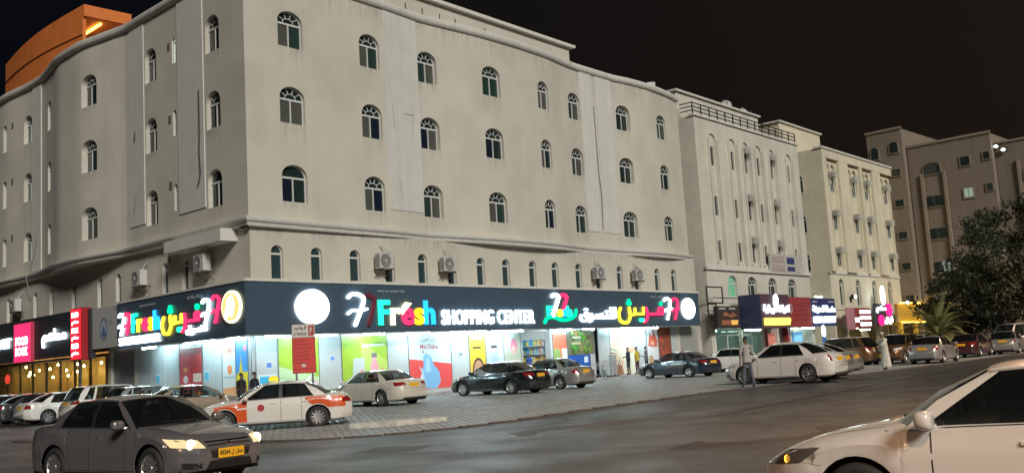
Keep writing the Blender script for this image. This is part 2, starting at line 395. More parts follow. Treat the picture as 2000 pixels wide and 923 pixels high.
def put(poly, cx, y0, y1, ph, org=(0, 0)):
    """prism of an (x,z) outline at facade x = cx, between depths y0..y1, in a frame turned by ph about org"""
    c, s = math.cos(ph), math.sin(ph); q = MB(); n = len(poly)
    vs = [(org[0] + c * (cx + p[0]) - s * y, org[1] + s * (cx + p[0]) + c * y, p[1]) for y in (y0, y1) for p in poly]
    return vs, [tuple(range(n)), tuple(range(2 * n - 1, n - 1, -1))] + [(i, i + n, (i + 1) % n + n, (i + 1) % n) for i in range(n)]

WFRAME = mat('window_frame_white', (.62, .62, .60), .45)
PANES = [glass('pane_dark', (.018, .030, .030), 0, .06), glass('pane_green', (.026, .046, .042), 0, .08), glass('pane_curtain', (.085, .088, .078), 0, .25), glass('pane_blue', (.010, .016, .028), 0, .08),
         glass('pane_teal', (.03, .055, .06), 0, .15)]
_win = {}
def window_meshes(kind, w, z0, z1):
    """window unit with its base centre at the origin, face at y=0: frame (with fan bars), two panes, a fanlight"""
    key = (kind, w, z0, z1)
    if key in _win: return _win[key]
    r = w / 2; rise = r if w < .8 else min(r, .54); kz = rise / r; zs = z1 - rise; q = MB(); t = .05 if w > .9 else .04
    out = arch_poly(w, z0, z1, 14, rise); inn = arch_poly(w - 2 * t, z0 + t, z1 - t, 14, rise - t)
    n = len(out); vs = [(p[0], -.03, p[1]) for p in out] + [(p[0], -.03, p[1]) for p in inn] + [(p[0], .04, p[1]) for p in out] + [(p[0], .04, p[1]) for p in inn]
    q.add(vs, [(i, (i + 1) % n, (i + 1) % n + n, i + n) for i in range(n)] + [(i + n, (i + 1) % n + n, (i + 1) % n + 3 * n, i + 3 * n) for i in range(n)] + [(i + 2 * n, i + 3 * n, (i + 1) % n + 3 * n, (i + 1) % n + 2 * n) for i in range(n)])
    zt = zs - .05
    q.box(-r + t, r - t, -.032, .03, zt - .045, zt + .045)
    if kind != 'slim': q.box(-.03, .03, -.034, .03, z0 + t, zt - .046)
    if kind == 'fan':
        for a in (36, 72, 108, 144):
            c, s = math.cos(R(a)), math.sin(R(a)); ri, ro = r * .42, r - t
            px, pz = -s * .016, c * .016
            q.add([(c * ri + px, y_, zs + kz * s * ri + pz) if k_ == 0 else (c * ro + px, y_, zs + kz * s * ro + pz) if k_ == 1 else (c * ro - px, y_, zs + kz * s * ro - pz) if k_ == 2 else (c * ri - px, y_, zs + kz * s * ri - pz) for y_ in (-.02, .02) for k_ in range(4)],
                  [(0, 1, 2, 3), (4, 7, 6, 5), (0, 4, 5, 1), (2, 6, 7, 3), (1, 5, 6, 2), (3, 7, 4, 0)])
        m_ = 10
        for k in range(m_):
            a0, a1 = math.pi * k / m_, math.pi * (k + 1) / m_
            f = lambda a, rr, y: (rr * math.cos(a), y, zs + kz * rr * math.sin(a))
            q.add([f(a0, r * .40, -.022), f(a1, r * .40, -.022), f(a1, r * .46, -.022), f(a0, r * .46, -.022)], [(0, 3, 2, 1)])
    fr = q.mesh('window', fix=True); fr.materials.append(WFRAME)
    panes = []
    spans = ((-r + t, 0), (0, r - t)) if kind != 'slim' else ((-r + t, r - t),)
    for i, (a, b) in enumerate(spans):
        q = MB().box(a, b, .012 - .012 * i, .022 - .012 * i, z0 + t, zt); panes.append(q.mesh('pane'))
    q = MB().prism(arch_poly(w - 2 * t, zt, z1 - t, 12, rise - t), .005, .015); fl = q.mesh('fanlight', fix=True)
    _win[key] = (fr, panes, fl); return _win[key]
wr = random.Random(11)
def window(parent, kind, w, z0, z1, x, y, ph, lit=None, fixed=None):
    fr, panes, fl = window_meshes(kind, w, z0, z1)
    o = link('window', fr, None, parent, (x, y, 0), (0, 0, ph))
    for i, p in enumerate(panes):
        m = lit or fixed or PANES[wr.choice((0, 0, 1, 2, 2, 3, 1))]
        if len(p.materials) == 0: p.materials.append(PANES[0])
        c = link('pane', p, m, o)
    if len(fl.materials) == 0: fl.materials.append(PANES[0])
    link('fanlight', fl, lit or fixed or PANES[0], o)
    return o

# ------------------------------------------------------------------ the corner building
PAINT = mat('beige_render', (.57, .535, .465), .85, noise=.05, nscale=.5, bump=.12, bscale=18, stain=.06, streak=.02)
PAINTB = mat('beige_render_side', (.57, .535, .465), .85, noise=.06, nscale=.8, bump=.12, bscale=18, stain=.06, streak=.035)
WHITE = mat('white_render', (.62, .605, .57), .8, noise=.06, nscale=1.2, bump=.1, bscale=18, streak=.04)
TRIM = mat('cream_moulding', (.66, .64, .59), .75, noise=.05, nscale=2, streak=.06)
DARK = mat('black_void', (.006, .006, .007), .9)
bldA = empty('corner_building', (PX, PY, 0), 0, 'big beige corner building with arched windows above the long black lit shop sign', 'building')
OA = [(0, -.8), (9.3, -.95), (12.1, -1.12), (14, -.96), (17, -.68), (20, -.6), (23, -.72), (25, -1.0), (26.6, -1.12), (30.3, -1.08), (32, -.85), (34.5, -.72), (37, -.9), (39.3, -1.25)]
OB = [(0, -.8), (10.4, -.8), (12.1, -.82), (14, -.52), (17, -.08), (19, -.10), (21.5, -.52), (23.6, -.82), (25.2, -.85), (29, -.62), (33, -.8), (46, -.8)]
offA = lambda u: sinterp(OA, u)
offB = lambda u: sinterp(OB, u)
def LA(u, off): p = A(u, off); return (p[0] - PX, p[1] - PY)
def LB(u, off): p = B(u, off); return (p[0] - PX, p[1] - PY)
def corner_pt(off):            # where both facades at the same offset meet
    # solve A(u,off)=B(w,off)
    ax, ay = LA(0, off); bx, by = LB(0, off); det = cA * sB - sA * cB
    # A: ax + cA*u ; B: bx - cB*w
    D = cA * (sB) - sA * (cB)
    # [cA cB; sA sB] [u w] = [bx-ax; by-ay]
    D = cA * sB - sA * cB; u = ((bx - ax) * sB - (by - ay) * cB) / D
    return (ax + cA * u, ay + sA * u)
def path(fa, fb, u1=39.3, u2=46.0, step=.5):
    pts = []
    k = int(u2 / step)
    for i in range(k, 2, -1): pts.append(LB(i * step, fb(i * step)))
    pts.append(corner_pt(fa(0)))
    i = 3
    while i * step < u1: pts.append(LA(i * step, fa(i * step))); i += 1
    pts.append(LA(u1, fa(u1))); return pts
HR = 20.2
main_path = path(offA, offB)
mezz_path = path(lambda u: -.9, lambda u: -.9, step=2.0)
wall = wall_strip(main_path, 8.1, HR, .32).build('wall', PAINT, bldA)
mezz = wall_strip(mezz_path, 4.9, 8.1, .30).build('mezzanine_wall', PAINT, bldA)
ROWS = (17.5, 13.85, 10.15)
AW = [(3.46, 1.45), (8.45, 1.38), (12.72, 1.36), (17.5, 1.5), (22.3, 1.12), (26.0, 1.35), (31.4, 1.4), (36.1, 1.4)]
BW = [(3.6, 1.25, 'fan'), (9.68, 1.2, 'fan'), (15.65, 1.4, 'fan'), (21.9, .85, 'fan'), (25.8, 1.15, 'fan'), (29.05, .6, 'slim'), (33.5, 1.2, 'fan'), (38, 1.2, 'fan')]
cut = MB(); slimB = 7.25
for z in ROWS:
    for u, w in AW: cut.add(*put(arch_poly(w, z - .92, z + .84, 14, min(w / 2, .545)), u, -offA(u) - .5, -offA(u) + .8, PHA))
    for u, w, k in BW: cut.add(*put(arch_poly(w, z - .92, z + .84, 14, min(w / 2, .545)), -u, -offB(u) - .6, -offB(u) + .8, PHB))
    cut.add(*put(arch_poly(.36, z - .55, z + .75, 8), -slimB, -offB(slimB) - .5, -offB(slimB) + .8, PHB))
boolean(wall, [cut])
cut = MB()
AMZ = [2.38, 4.6, 6.93, 9.2, 11.49, 13.68, 15.99, 18.12, 20.52, 22.67, 25.05, 27.19, 29.57, 31.64, 34.15, 36.32]
BMZ = [6.69, 8.66, 13.74, 15.96, 19.3, 22.4, 24.83, 29.1]
for u in AMZ: cut.add(*put(arch_poly(.66, 5.62, 7.22, 10), u, .4, 1.6, PHA))
for u in BMZ: cut.add(*put(arch_poly(.6, 5.62, 7.22, 10), -u, .4, 1.6, PHB))
boolean(mezz, [cut])
def pos(ph, x, y): return (math.cos(ph) * x - math.sin(ph) * y, math.sin(ph) * x + math.cos(ph) * y)
LITW = emi('lit_window', (.75, .9, .8), .55)
for r_, z in enumerate(ROWS):
    for u, w in AW:
        x, y = pos(PHA, u, -offA(u) + .20); window(bldA, 'plain' if r_ == 2 and u == 3.46 else 'fan', w - .01, z - .915, z + .835, x, y, PHA, None, glass('pane_lit_green', (.02, .045, .035), 0, .1) if (r_ == 0 and u == 17.5) else None)
    for u, w, k in BW:
        x, y = pos(PHB, -u, -offB(u) + .20); window(bldA, 'plain' if r_ == 2 and u == 3.6 else k, w - .01, z - .915, z + .835, x, y, PHB)
    x, y = pos(PHB, -slimB, -offB(slimB) + .12); window(bldA, 'slim', .355, z - .545, z + .745, x, y, PHB, LITW if r_ == 0 else None)
for u in AMZ:
    x, y = pos(PHA, u, 1.06); window(bldA, 'slim', .65, 5.63, 7.215, x, y, PHA, None, PANES[4])
for u in BMZ:
    x, y = pos(PHB, -u, 1.06); window(bldA, 'slim', .59, 5.63, 7.215, x, y, PHB, None, PANES[4])
# cornice, parapet coping, pilasters
sweep(path(lambda u: offA(u), lambda u: offB(u)), [(-1.35, 7.98), (.16, 7.98), (.20, 8.05), (.20, 8.12), (.30, 8.18), (.34, 8.26), (.34, 8.36), (.10, 8.42), (-1.0, 8.42)], 'cornice', TRIM, bldA)
sweep(main_path, [(-.45, HR - .02), (.06, HR - .28), (.16, HR - .22), (.22, HR - .1), (.22, HR + .06), (.12, HR + .16), (-.45, HR + .18)], 'parapet_coping', TRIM, bldA)
def pilaster(face, u0, u1, z0, z1, proud):
    f = offA if face == 'A' else offB; n = 5; us = [lerp(u0, u1, k / n) for k in range(n + 1)]
    q = MB(); rows = []
    for zz in (z0, z1):
        rows += [[(*(LA(u, f(u) + proud) if face == 'A' else LB(u, f(u) + proud)), zz) for u in us], [(*(LA(u, f(u) - .1) if face == 'A' else LB(u, f(u) - .1)), zz) for u in us]]
    o0, i0, o1, i1 = rows; k = n + 1
    q.add(o0 + i0 + o1 + i1, [])
    fs = [(i, i + 1, 2 * k + i + 1, 2 * k + i) for i in range(n)] + [(i, k + i, k + i + 1, i + 1) for i in range(n)] + [(2 * k + i, 2 * k + i + 1, 3 * k + i + 1, 3 * k + i) for i in range(n)]
    fs += [(0, 2 * k, 3 * k, k), (n, k + n, 3 * k + n, 2 * k + n)]
    q.f = fs; q.mi = [0] * len(fs)
    return q.build('pilaster', WHITE, bldA)
pilaster('A', 9.42, 12.0, 9.42, HR - .1, .03); pilaster('A', 26.75, 28.1, 9.4, HR - .1, .04); pilaster('A', 28.5, 30.3, 9.4, HR - .1, .04)
pilaster('B', 4.42, 6.85, 9.35, HR - .1, .05); pilaster('B', 10.4, 12.05, 9.4, HR - .1, .04); pilaster('B', 23.65, 25.1, 8.5, HR - .1, .05)
# boxed bay under the cornice on the side street
q = MB()
vs, fs = put([(-7.1, 7.45), (-1.95, 7.45), (-1.95, 8.0), (-7.1, 8.0)], 0, .05, .95, PHB); q.add(vs, fs)
q.build('cornice_box', TRIM, bldA)
# ends, back and roof so that the block is closed
pA, pB = LA(39.3, offA(39.3)), LB(46, offB(46)); pAb, pBb = LA(39.3, -16), LB(46, -16)
wall_strip([pA, pAb], 0.15, HR, .3).build('end_wall', PAINT, bldA); wall_strip([pBb, pB], 0.15, HR, .3).build('end_wall', PAINT, bldA)
q = MB().prism([LA(39.1, -1.4), LA(39.1, -15.9), LB(45.8, -15.9), LB(45.8, -1.2), corner_pt(-1.3)], HR - .5, HR - .35, 'z'); q.build('roof', mat('roof_screed', (.4, .39, .37), .9), bldA)
wall_strip([pAb, (LA(17, -16)), LB(17, -16), pBb], 0.15, HR, .3).build('back_wall', PAINT, bldA)
# penthouse behind the parapet and its louvre posts
for (u0, u1, o0, z1) in ((4.0, 31.8, -5.4, 23.6),):
    q = MB(); vs, fs = put([(u0, HR - .4), (u1, HR - .4), (u1, z1), (u0, z1)], 0, -o0, -o0 + 7, PHA); q.add(vs, fs); pent = q.build('penthouse', PAINT, bldA)
    q = MB(); vs, fs = put([(u0 - .3, z1), (u1 + .35, z1), (u1 + .5, z1 + .22), (u0 - .3, z1 + .22)], 0, -o0 - .3, -o0 + 7.3, PHA); q.add(vs, fs); q.build('eave', TRIM, pent)
for u in (12.6, 13.9, 15.3, 16.6, 19.2): 
    q = MB(); x, y = LA(u, -2.4); q.tube([(x, y, HR - .4), (x, y, HR + 1.25)], .03, 6); q.build('roof_post', mat('dark_metal', (.03, .03, .03), .5), bldA)
q = MB(); q.tube([(*LA(12.6, -2.4), HR + .75), (*LA(19.2, -2.4), HR + .75)], .02, 5); q.build('roof_wire', _M['dark_metal'], bldA)
q = MB(); x, y = LA(37.4, -2.2); q.box(x - .3, x + .3, y - .25, y + .25, HR - .4, HR + 1.1); q.build('vent_shaft', TRIM, bldA)
# vent holes and stray cables on the facades
for face, u, z in (('B', 7.75, 17.9), ('B', 7.75, 14.2), ('B', 7.75, 10.9), ('B', 27.9, 18.1), ('B', 27.9, 14.5), ('B', 27.9, 10.9), ('B', 8.0, 7.4)):
    q = MB(); vs, fs = put([(-.14, z - .2), (.14, z - .2), (.14, z + .2), (-.14, z + .2)], -u, -offB(u) - .015, -offB(u) + .03, PHB); q.add(vs, fs); q.build('vent', mat('vent_grey', (.16, .14, .12), .8), bldA)
def cable(face, pts, r=.022, c=(.05, .04, .04)):
    f = LA if face == 'A' else LB; g_ = offA if face == 'A' else offB
    q = MB(); q.tube([(*f(u, g_(u) + d), z) for u, z, d in pts], r, 5); return q.build('cable', mat('cable_%.2f' % c[0], c, .7), bldA)
cable('B', [(4.75, 15.0, .1), (4.72, 13.2, .11), (4.8, 12.0, .1), (4.7, 11.0, .11), (4.85, 10.6, .11), (5.0, 10.4, .1)], .03)
cable('B', [(11.3, 14.3, .1), (11.35, 13.9, .1)], .03); cable('B', [(11.2, 11.0, .1), (11.5, 10.2, .1)], .02, (.25, .24, .23))
cable('B', [(24.1, 10.6, .12), (24.6, 9.4, .12), (25.2, 8.45, .4), (25.2, 7.0, .1)], .025, (.3, .3, .31))
cable('A', [(9.9, 14.9, .05), (10.0, 13.6, .05)], .014, (.36, .36, .35)); cable('A', [(10.9, 14.6, .05), (11.5, 14.6, .05), (11.3, 13.2, .05)], .014, (.36, .36, .35))
cable('A', [(28.2, 17.8, .02), (28.25, 13.5, .03), (28.4, 11.9, .03), (28.3, 9.6, .03)], .03, (.2, .19, .18)); cable('A', [(10.2, 11.1, .05), (10.4, 9.9, .05)], .012, (.4, .4, .4))
# orange-lit shelter on the roof over the side street
orange = mat('orange_lit_cladding', (.72, .20, .045), .6, noise=.12, nscale=1.5)  # orange lamplight on the outside is put into the base colour
shl = empty('roof_shelter', (*[a + b for a, b in zip(LB(19.6, -1.6), (PX, PY))], HR - .4), PHB, 'orange-lit curved shelter standing on the roof above the side street', 'roof shelter')
q = MB(); n = 14
rows = []
for k in range(n + 1):
    t = k / n; x = lerp(-12.2, 0, t); y = -.45 * math.sin(math.pi * t)
    rows.append((x, y))
zt = lambda t: 3.45 + .55 * t
q.add([(x, y, .0) for x, y in rows] + [(x, y, zt(k / n)) for k, (x, y) in enumerate(rows)] + [(x, y + .2, zt(k / n)) for k, (x, y) in enumerate(rows)] + [(x, y + .2, 0) for x, y in rows],
      [(j * (n + 1) + i, j * (n + 1) + i + 1, ((j + 1) % 4) * (n + 1) + i + 1, ((j + 1) % 4) * (n + 1) + i) for i in range(n) for j in range(4)] + [(0, n + 1, 2 * n + 2, 3 * n + 3), (n, 4 * n + 3, 3 * n + 2, 2 * n + 1)])
q.build('cladding_wall', orange, shl)
q = MB(); q.tube([(x, y - .03, 2.2) for x, y in rows], .03, 5); q.build('joint_bead', mat('orange_joint', (.2, .05, .015), .7), shl)
q = MB().box(-12.1, 0, .22, 2.8, 3.3, 3.45); q.build('canopy', mat('orange_soffit', (.75, .38, .12), .7), shl)
q = MB().box(.02, .2, 0, 2.9, 3.3, 4.0); q.build('fascia', orange, shl)
q = MB().box(-2.6, -.4, 1.2, 1.32, 3.16, 3.26); q.build('light_tube', emi('orange_tube', (1, .42, .08), 5), shl)
q = MB().box(-12.1, 0, 2.75, 2.9, 0, 3.3); q.build('back_panel', orange, shl)

# ------------------------------------------------------------------ split air conditioners hung on the walls
ACW = mat('ac_casing', (.52, .51, .50), .5); ACG = mat('ac_grille', (.22, .215, .21), .6); BRK = mat('rusty_bracket', (.10, .06, .045), .8)
def aircon(face, u, z, label, s=1.0):
    ph = PHA if face == 'A' else PHB; x0 = u if face == 'A' else -u
    px, py = pos(ph, x0, .9)
    t = empty('air_conditioner', (PX + px, PY + py, z - .42), ph, label, 'air conditioner', 'split air conditioners on the corner building')
    MB().bbox(-.46, .46, -.62, -.22, 0, .78, .025).build('casing', ACW, t)
    q = MB().lathe([(.0, -.632), (.31, -.632), (.33, -.64), (.345, -.63), (.345, -.6)], 20, 'y', (-.1, 0, .39)); q.build('fan_grille', ACG, t, smooth=True)
    MB().lathe([(0, -.655), (.06, -.652), (.07, -.63)], 12, 'y', (-.1, 0, .39)).build('fan_hub', mat('ac_hub', (.6, .6, .6), .4), t)
    for k in range(6): MB().box(-.472, -.462, -.58 + k * .055, -.555 + k * .055, .08, .7).build('fin', ACG, t)
    for sx_ in (-.33, .33):
        q = MB().box(sx_ - .025, sx_ + .025, -.66, 0, -.05, -.003); q.tube([(sx_, -.62, -.05), (sx_, 0, -.42)], .018, 5); q.build('bracket', BRK, t)
    q = MB().tube([(.3, -.4, .78), (.26, -.3, .98), (.1, -.08, 1.15), (.1, .0, 1.2)], .028, 6); q.build('pipe', mat('ac_pipe', (.4, .39, .38), .7), t)
aircon('A', 8.46, 6.72, 'split air conditioner above the multicoloured Latin letters next to the white disc')
aircon('A', 12.95, 6.72, 'split air conditioner above the white capital letters of the long sign')
aircon('A', 26.65, 6.68, 'split air conditioner above the yellow Arabic lettering, nearer the small leaf logo')
aircon('A', 31.1, 6.66, 'split air conditioner above the red Arabic lettering near the end of the long sign')
aircon('B', 4.35, 6.75, 'split air conditioner under the boxed cornice near the building corner')
aircon('B', 10.5, 6.68, 'split air conditioner above the left end of the side street sign')
aircon('B', 26.8, 6.65, 'split air conditioner above the pink restaurant sign box')

# drip stains below sills, air conditioners and the cornice
def stain_mat():
    m = bpy.data.materials.new('drip_stain'); m.use_nodes = True; n, l = m.node_tree.nodes, m.node_tree.links; b = n['Principled BSDF']; b.inputs['Base Color'].default_value = (.16, .13, .10, 1); b.inputs['Roughness'].default_value = .9
    t = n.new('ShaderNodeTexCoord'); mp = n.new('ShaderNodeMapping'); mp.inputs['Scale'].default_value = (5, 5, .35); l.new(t.outputs['Object'], mp.inputs['Vector'])
    x = n.new('ShaderNodeTexNoise'); x.inputs['Scale'].default_value = 1.6; x.inputs['Detail'].default_value = 4; l.new(mp.outputs[0], x.inputs['Vector'])
    r = n.new('ShaderNodeMapRange'); r.inputs[1].default_value = .42; r.inputs[2].default_value = .72; r.inputs[3].default_value = 0; r.inputs[4].default_value = .24; l.new(x.outputs[0], r.inputs[0])
    sp = n.new('ShaderNodeSeparateXYZ'); l.new(t.outputs['Generated'], sp.inputs[0]); k = n.new('ShaderNodeMath'); k.operation = 'POWER'; k.inputs[1].default_value = 1.3; l.new(sp.outputs[2], k.inputs[0])
    mu = n.new('ShaderNodeMath'); mu.operation = 'MULTIPLY'; l.new(r.outputs[0], mu.inputs[0]); l.new(k.outputs[0], mu.inputs[1])
    tr = n.new('ShaderNodeBsdfTransparent'); mx = n.new('ShaderNodeMixShader'); l.new(mu.outputs[0], mx.inputs[0]); l.new(tr.outputs[0], mx.inputs[1]); l.new(b.outputs[0], mx.inputs[2]); l.new(mx.outputs[0], n['Material Output'].inputs[0]); return m
STN = stain_mat(); sr = random.Random(2)
def stain(face, u0, u1, z0, z1, f):
    g_ = LA if face == 'A' else LB
    MB().grid([[(*g_(lerp(u0, u1, k / 4), f(lerp(u0, u1, k / 4)) + .006), z) for k in range(5)] for z in (z0, z1)]).build('drip_stain', STN, bldA, fix=False)
for u, w in AW:
    for z in ROWS: stain('A', u - w * .5, u + w * .5, z - .94 - sr.uniform(.5, 1.3), z - .93, offA)
for u, w, k in BW[:6]:
    for z in ROWS: stain('B', u - w * .5, u + w * .5, z - .94 - sr.uniform(.5, 1.3), z - .93, offB)
flat = lambda u: -.9
for u in (8.46, 12.95, 26.65, 31.1): stain('A', u - .5, u + .5, 5.62, 6.3, flat)
for u0 in range(1, 36, 3): stain('A', u0 + .2, u0 + 2.9, 7.3, 7.97, flat); stain('A', u0 + .2, u0 + 2.9, 18.9 - sr.uniform(0, .5), 19.92, offA)
# ------------------------------------------------------------------ lettering
_tx = {}
def char_mesh(ch, offset=.0, ext=.05):
    key = (ch, offset, ext)
    if key in _tx: return _tx[key]
    c = bpy.data.curves.new('t', 'FONT'); c.body = ch; c.size = 1; c.extrude = ext; c.offset = offset; c.resolution_u = 3
    o = bpy.data.objects.new('t', c); col.objects.link(o); bpy.context.view_layer.update()
    me = bpy.data.meshes.new_from_object(o.evaluated_get(bpy.context.evaluated_depsgraph_get()))
    bpy.data.objects.remove(o); bpy.data.curves.remove(c)
    me.transform(Matrix(((1, 0, 0, 0), (0, 0, -1, 0), (0, 1, 0, 0), (0, 0, 0, 1))))     # stand it up: x right, z up, front to -y
    xs = [v.co.x for v in me.vertices] or [0]; zs = [v.co.z for v in me.vertices] or [0]
    _tx[key] = (me, min(xs), max(xs), min(zs), max(zs)); return _tx[key]
def word(parent, text, x0, x1, z0, z1, y, m, name='letter', offset=.02, gap=.06, depth=.05, joined=False, split=True):
    """letters fitted to a box on the board; every letter is a mesh of its own (or one mesh if split is off)"""
    x = 0; items = []; lo = 9; hi = -9
    for i, ch in enumerate(text):
        if ch == ' ': x += .3; continue
        me, a, b, c, d = char_mesh(ch, offset, depth)
        items.append((i, me, x - a)); x += (b - a) + (-.012 if joined else gap); lo = min(lo, c); hi = max(hi, d)
    sx_, sz_ = (x1 - x0) / max(x, .01), (z1 - z0) / max(hi - lo, .01)
    if split:
        for i, me, dx in items:
            mm = m[i] if isinstance(m, list) else m
            if len(me.materials) == 0: me.materials.append(mm)
            link(name, me, mm, parent, (x0 + dx * sx_, y - (.003 if i % 2 else 0), z0 - lo * sz_), None, (sx_, 1, sz_))
    else:
        q = MB()
        for i, me, dx in items:
            q.add([(x0 + (v.co.x + dx) * sx_, y - (.003 if i % 2 else 0) + v.co.y, z0 + (v.co.z - lo) * sz_) for v in me.vertices], [list(p.vertices) for p in me.polygons])
        q.build(name, m, parent, fix=False)
def ribbon(pts, w, y0, y1, closed=False, n_cap=5):
    """flat stroke in (x,z) with round ends, extruded y0..y1"""
    pts = [Vector(p) for p in pts]; ws = w if isinstance(w, (list, tuple)) else [w] * len(pts); Lf, Rt = [], []
    for i, p in enumerate(pts):
        d = (pts[min(i + 1, len(pts) - 1)] - pts[max(i - 1, 0)]).normalized(); nn = Vector((-d.y, d.x)) * ws[i] / 2
        Lf.append(p + nn); Rt.append(p - nn)
    d = (pts[-1] - pts[-2]).normalized(); a0 = math.atan2(d.x, -d.y)
    cap1 = [pts[-1] + Vector((math.cos(a0 - math.pi * k / n_cap), math.sin(a0 - math.pi * k / n_cap))) * ws[-1] / 2 for k in range(1, n_cap)]
    d = (pts[1] - pts[0]).normalized(); a1 = math.atan2(-d.x, d.y)
    cap0 = [pts[0] + Vector((math.cos(a1 - math.pi * k / n_cap), math.sin(a1 - math.pi * k / n_cap))) * ws[0] / 2 for k in range(1, n_cap)]
    out = Lf + cap1 + Rt[::-1] + cap0
    q = MB(); n = len(pts)
    # front strip quads + caps + sides
    vs = [(p.x, y0, p.y) for p in out] + [(p.x, y1, p.y) for p in out]; m_ = len(out)
    idxR = lambda i: n + len(cap1) + (n - 1 - i)
    fs = [(i, i + 1, idxR(i + 1), idxR(i)) for i in range(n - 1)]
    fs.append(tuple([n - 1] + list(range(n, n + len(cap1))) + [idxR(n - 1)])); fs.append(tuple([idxR(0)] + list(range(2 * n + len(cap1), m_)) + [0]))
    fs += [(i, i + m_, (i + 1) % m_ + m_, (i + 1) % m_) for i in range(m_)]
    return q.add(vs, fs)
def smooth_pts(ctrl, k=6):
    P = [Vector(p) for p in ctrl]; out = []
    for i in range(len(P) - 1):
        a, b, c, d = P[max(i - 1, 0)], P[i], P[i + 1], P[min(i + 2, len(P) - 1)]
        for j in range(k):
            t = j / k; out.append(.5 * (2 * b + (c - a) * t + (2 * a - 5 * b + 4 * c - d) * t * t + (3 * b - a - 3 * c + d) * t ** 3))
    return out + [P[-1]]
def seven(parent, x0, x1, z0, z1, y, m, wd, bar=True):
    f = lambda p: (lerp(x0, x1, p[0]), lerp(z0, z1, p[1]))
    q = ribbon([f(p) for p in smooth_pts([(.05, .86), (.22, .95), (.52, .95), (.80, .85), (.78, .68), (.62, .42), (.45, .18), (.34, .03)])], wd, y - .06, y + .04); q.build('numeral_seven', m, parent)
    if bar:
        q = ribbon([f(p) for p in smooth_pts([(.0, .37), (.25, .47), (.6, .45), (.95, .51)])], wd * .7, y - .068, y + .03); q.build('numeral_bar', m, parent)
def disc(parent, name, cx, cz, rx, rz, y0, y1, m, n=32):
    q = MB().prism([(cx + rx * math.cos(2 * math.pi * k / n), cz + rz * math.sin(2 * math.pi * k / n)) for k in range(n)], y0, y1); return q.build(name, m, parent)
def rect(parent, name, x0, x1, z0, z1, y0, y1, m): return MB().box(x0, x1, y0, y1, z0, z1).build(name, m, parent)
# Arabic presentation forms, written in visual (left to right) order
AR = {'fresh': '\ufeb6\ufef3\ufeae\ufed3', 'tsq': '\ufed5\ufeee\ufeb4\ufe98\ufee0\ufedf', 'altsq': '\ufed5\ufeee\ufeb4\ufe98\ufedf\ufe8d', 'mtam': '\ufee2\ufecb\ufec4\ufee3',
      'burj': '\ufea9\ufead\ufe8e\ufea0\ufe98\ufee0\ufedf \ufef2\ufe92\ufec8\ufedf\ufe8d \ufe9d\ufeae\ufe91', 'barb': '\ufe94\ufed7\ufefc\ufea3 \ufee6\ufeee\ufedf\ufe8e\ufebb',
      'tail': '\ufe94\ufef4\ufedf\ufe8e\ufe9f\ufeae\ufedf\ufe8d \ufe94\ufec3\ufe8e\ufef4\ufea8\ufedf', 'laun': '\ufe94\ufed8\ufef3\ufeaa\ufea4\ufedf\ufe8d \ufe94\ufee0\ufeb4\ufed0\ufee3', 'mai': '\ufef2\ufe91\ufea9 \ufef1\ufe8e\ufee3', 'oman': '\ufee5\ufe8e\ufee4\ufecb', 'park': '\ufea9\ufeee\ufed7\ufeee\ufedf\ufe8d'}
EW = emi('letter_white', (.80, .96, 1.0), 4.2); EWs = emi('letter_white_soft', (.85, .95, 1.0), 2.2)
EG = emi('letter_green', (.02, .92, .48), 1.5); EY = emi('letter_yellow', (1.0, .80, .05), 1.5); ER = emi('letter_pink', (1.0, .03, .12), 1.5); EO = emi('letter_amber', (1.0, .56, .02), 1.5)
EB = emi('letter_blue', (.02, .42, 1.0), 1.5); EYW = emi('letter_cream', (1.0, .95, .45), 2.4); EGr = emi('letter_leafgreen', (.0, .80, .33), 1.3)
SIGNB = mat('sign_black_halo', (.062, .095, .135), .32, noise=.08, nscale=1.2)  # black panel tinted blue, the letters' halo put into its base colour
SMALLT = mat('sign_small_text', (.45, .47, .48), .6)
OFFRED = mat('letter_unlit_red', (.16, .03, .05), .4)

# ------------------------------------------------------------------ the long sign over the supermarket
sgA = empty('shop_sign', (PX, PY, 0), PHA, 'long black supermarket sign with white discs and glowing multicoloured letters', 'sign')
q = MB().prism([(0, 0), (37.95, 0), (37.95, .45), (.45, .45)], 3.2, 5.47, 'z'); q.build('panel', SIGNB, sgA)
rect(sgA, 'top_trim', -.02, 38.0, 5.47, 5.60, -.06, .95, TRIM)
rect(sgA, 'bottom_trim', .02, 37.9, 3.15, 3.196, -.02, .2, mat('alu_trim', (.55, .56, .57), .35, metal=.6))
disc(sgA, 'disc', 3.5, 4.38, .93, .78, -.12, -.002, emi('disc_white', (.95, 1, 1), 3.2))
seven(sgA, 5.55, 6.75, 3.5, 5.05, -.06, EW, .16)
seven(sgA, 6.5, 7.35, 3.5, 5.0, -.05, OFFRED, .18, False)
yb = -.056
word(sgA, 'Fresh', 7.45, 11.3, 3.5, 4.72, yb, [EG, EYW, ER, EO, EB], offset=.025, gap=.03)
q = ribbon([(8.95, 4.05), (9.05, 4.3), (9.25, 4.48), (9.55, 4.56)], [.06, .26, .3, .04], yb - .09, yb); q.build('leaf', EYW, sgA)
word(sgA, 'SHOPPING CENTER', 11.75, 19.3, 3.5, 4.26, yb, EW, offset=.008, gap=.11)
word(sgA, 'BURJ AL DHABI TRD', 7.47, 9.25, 5.08, 5.2, -.012, SMALLT, 'small_letter', offset=.01, depth=.005)
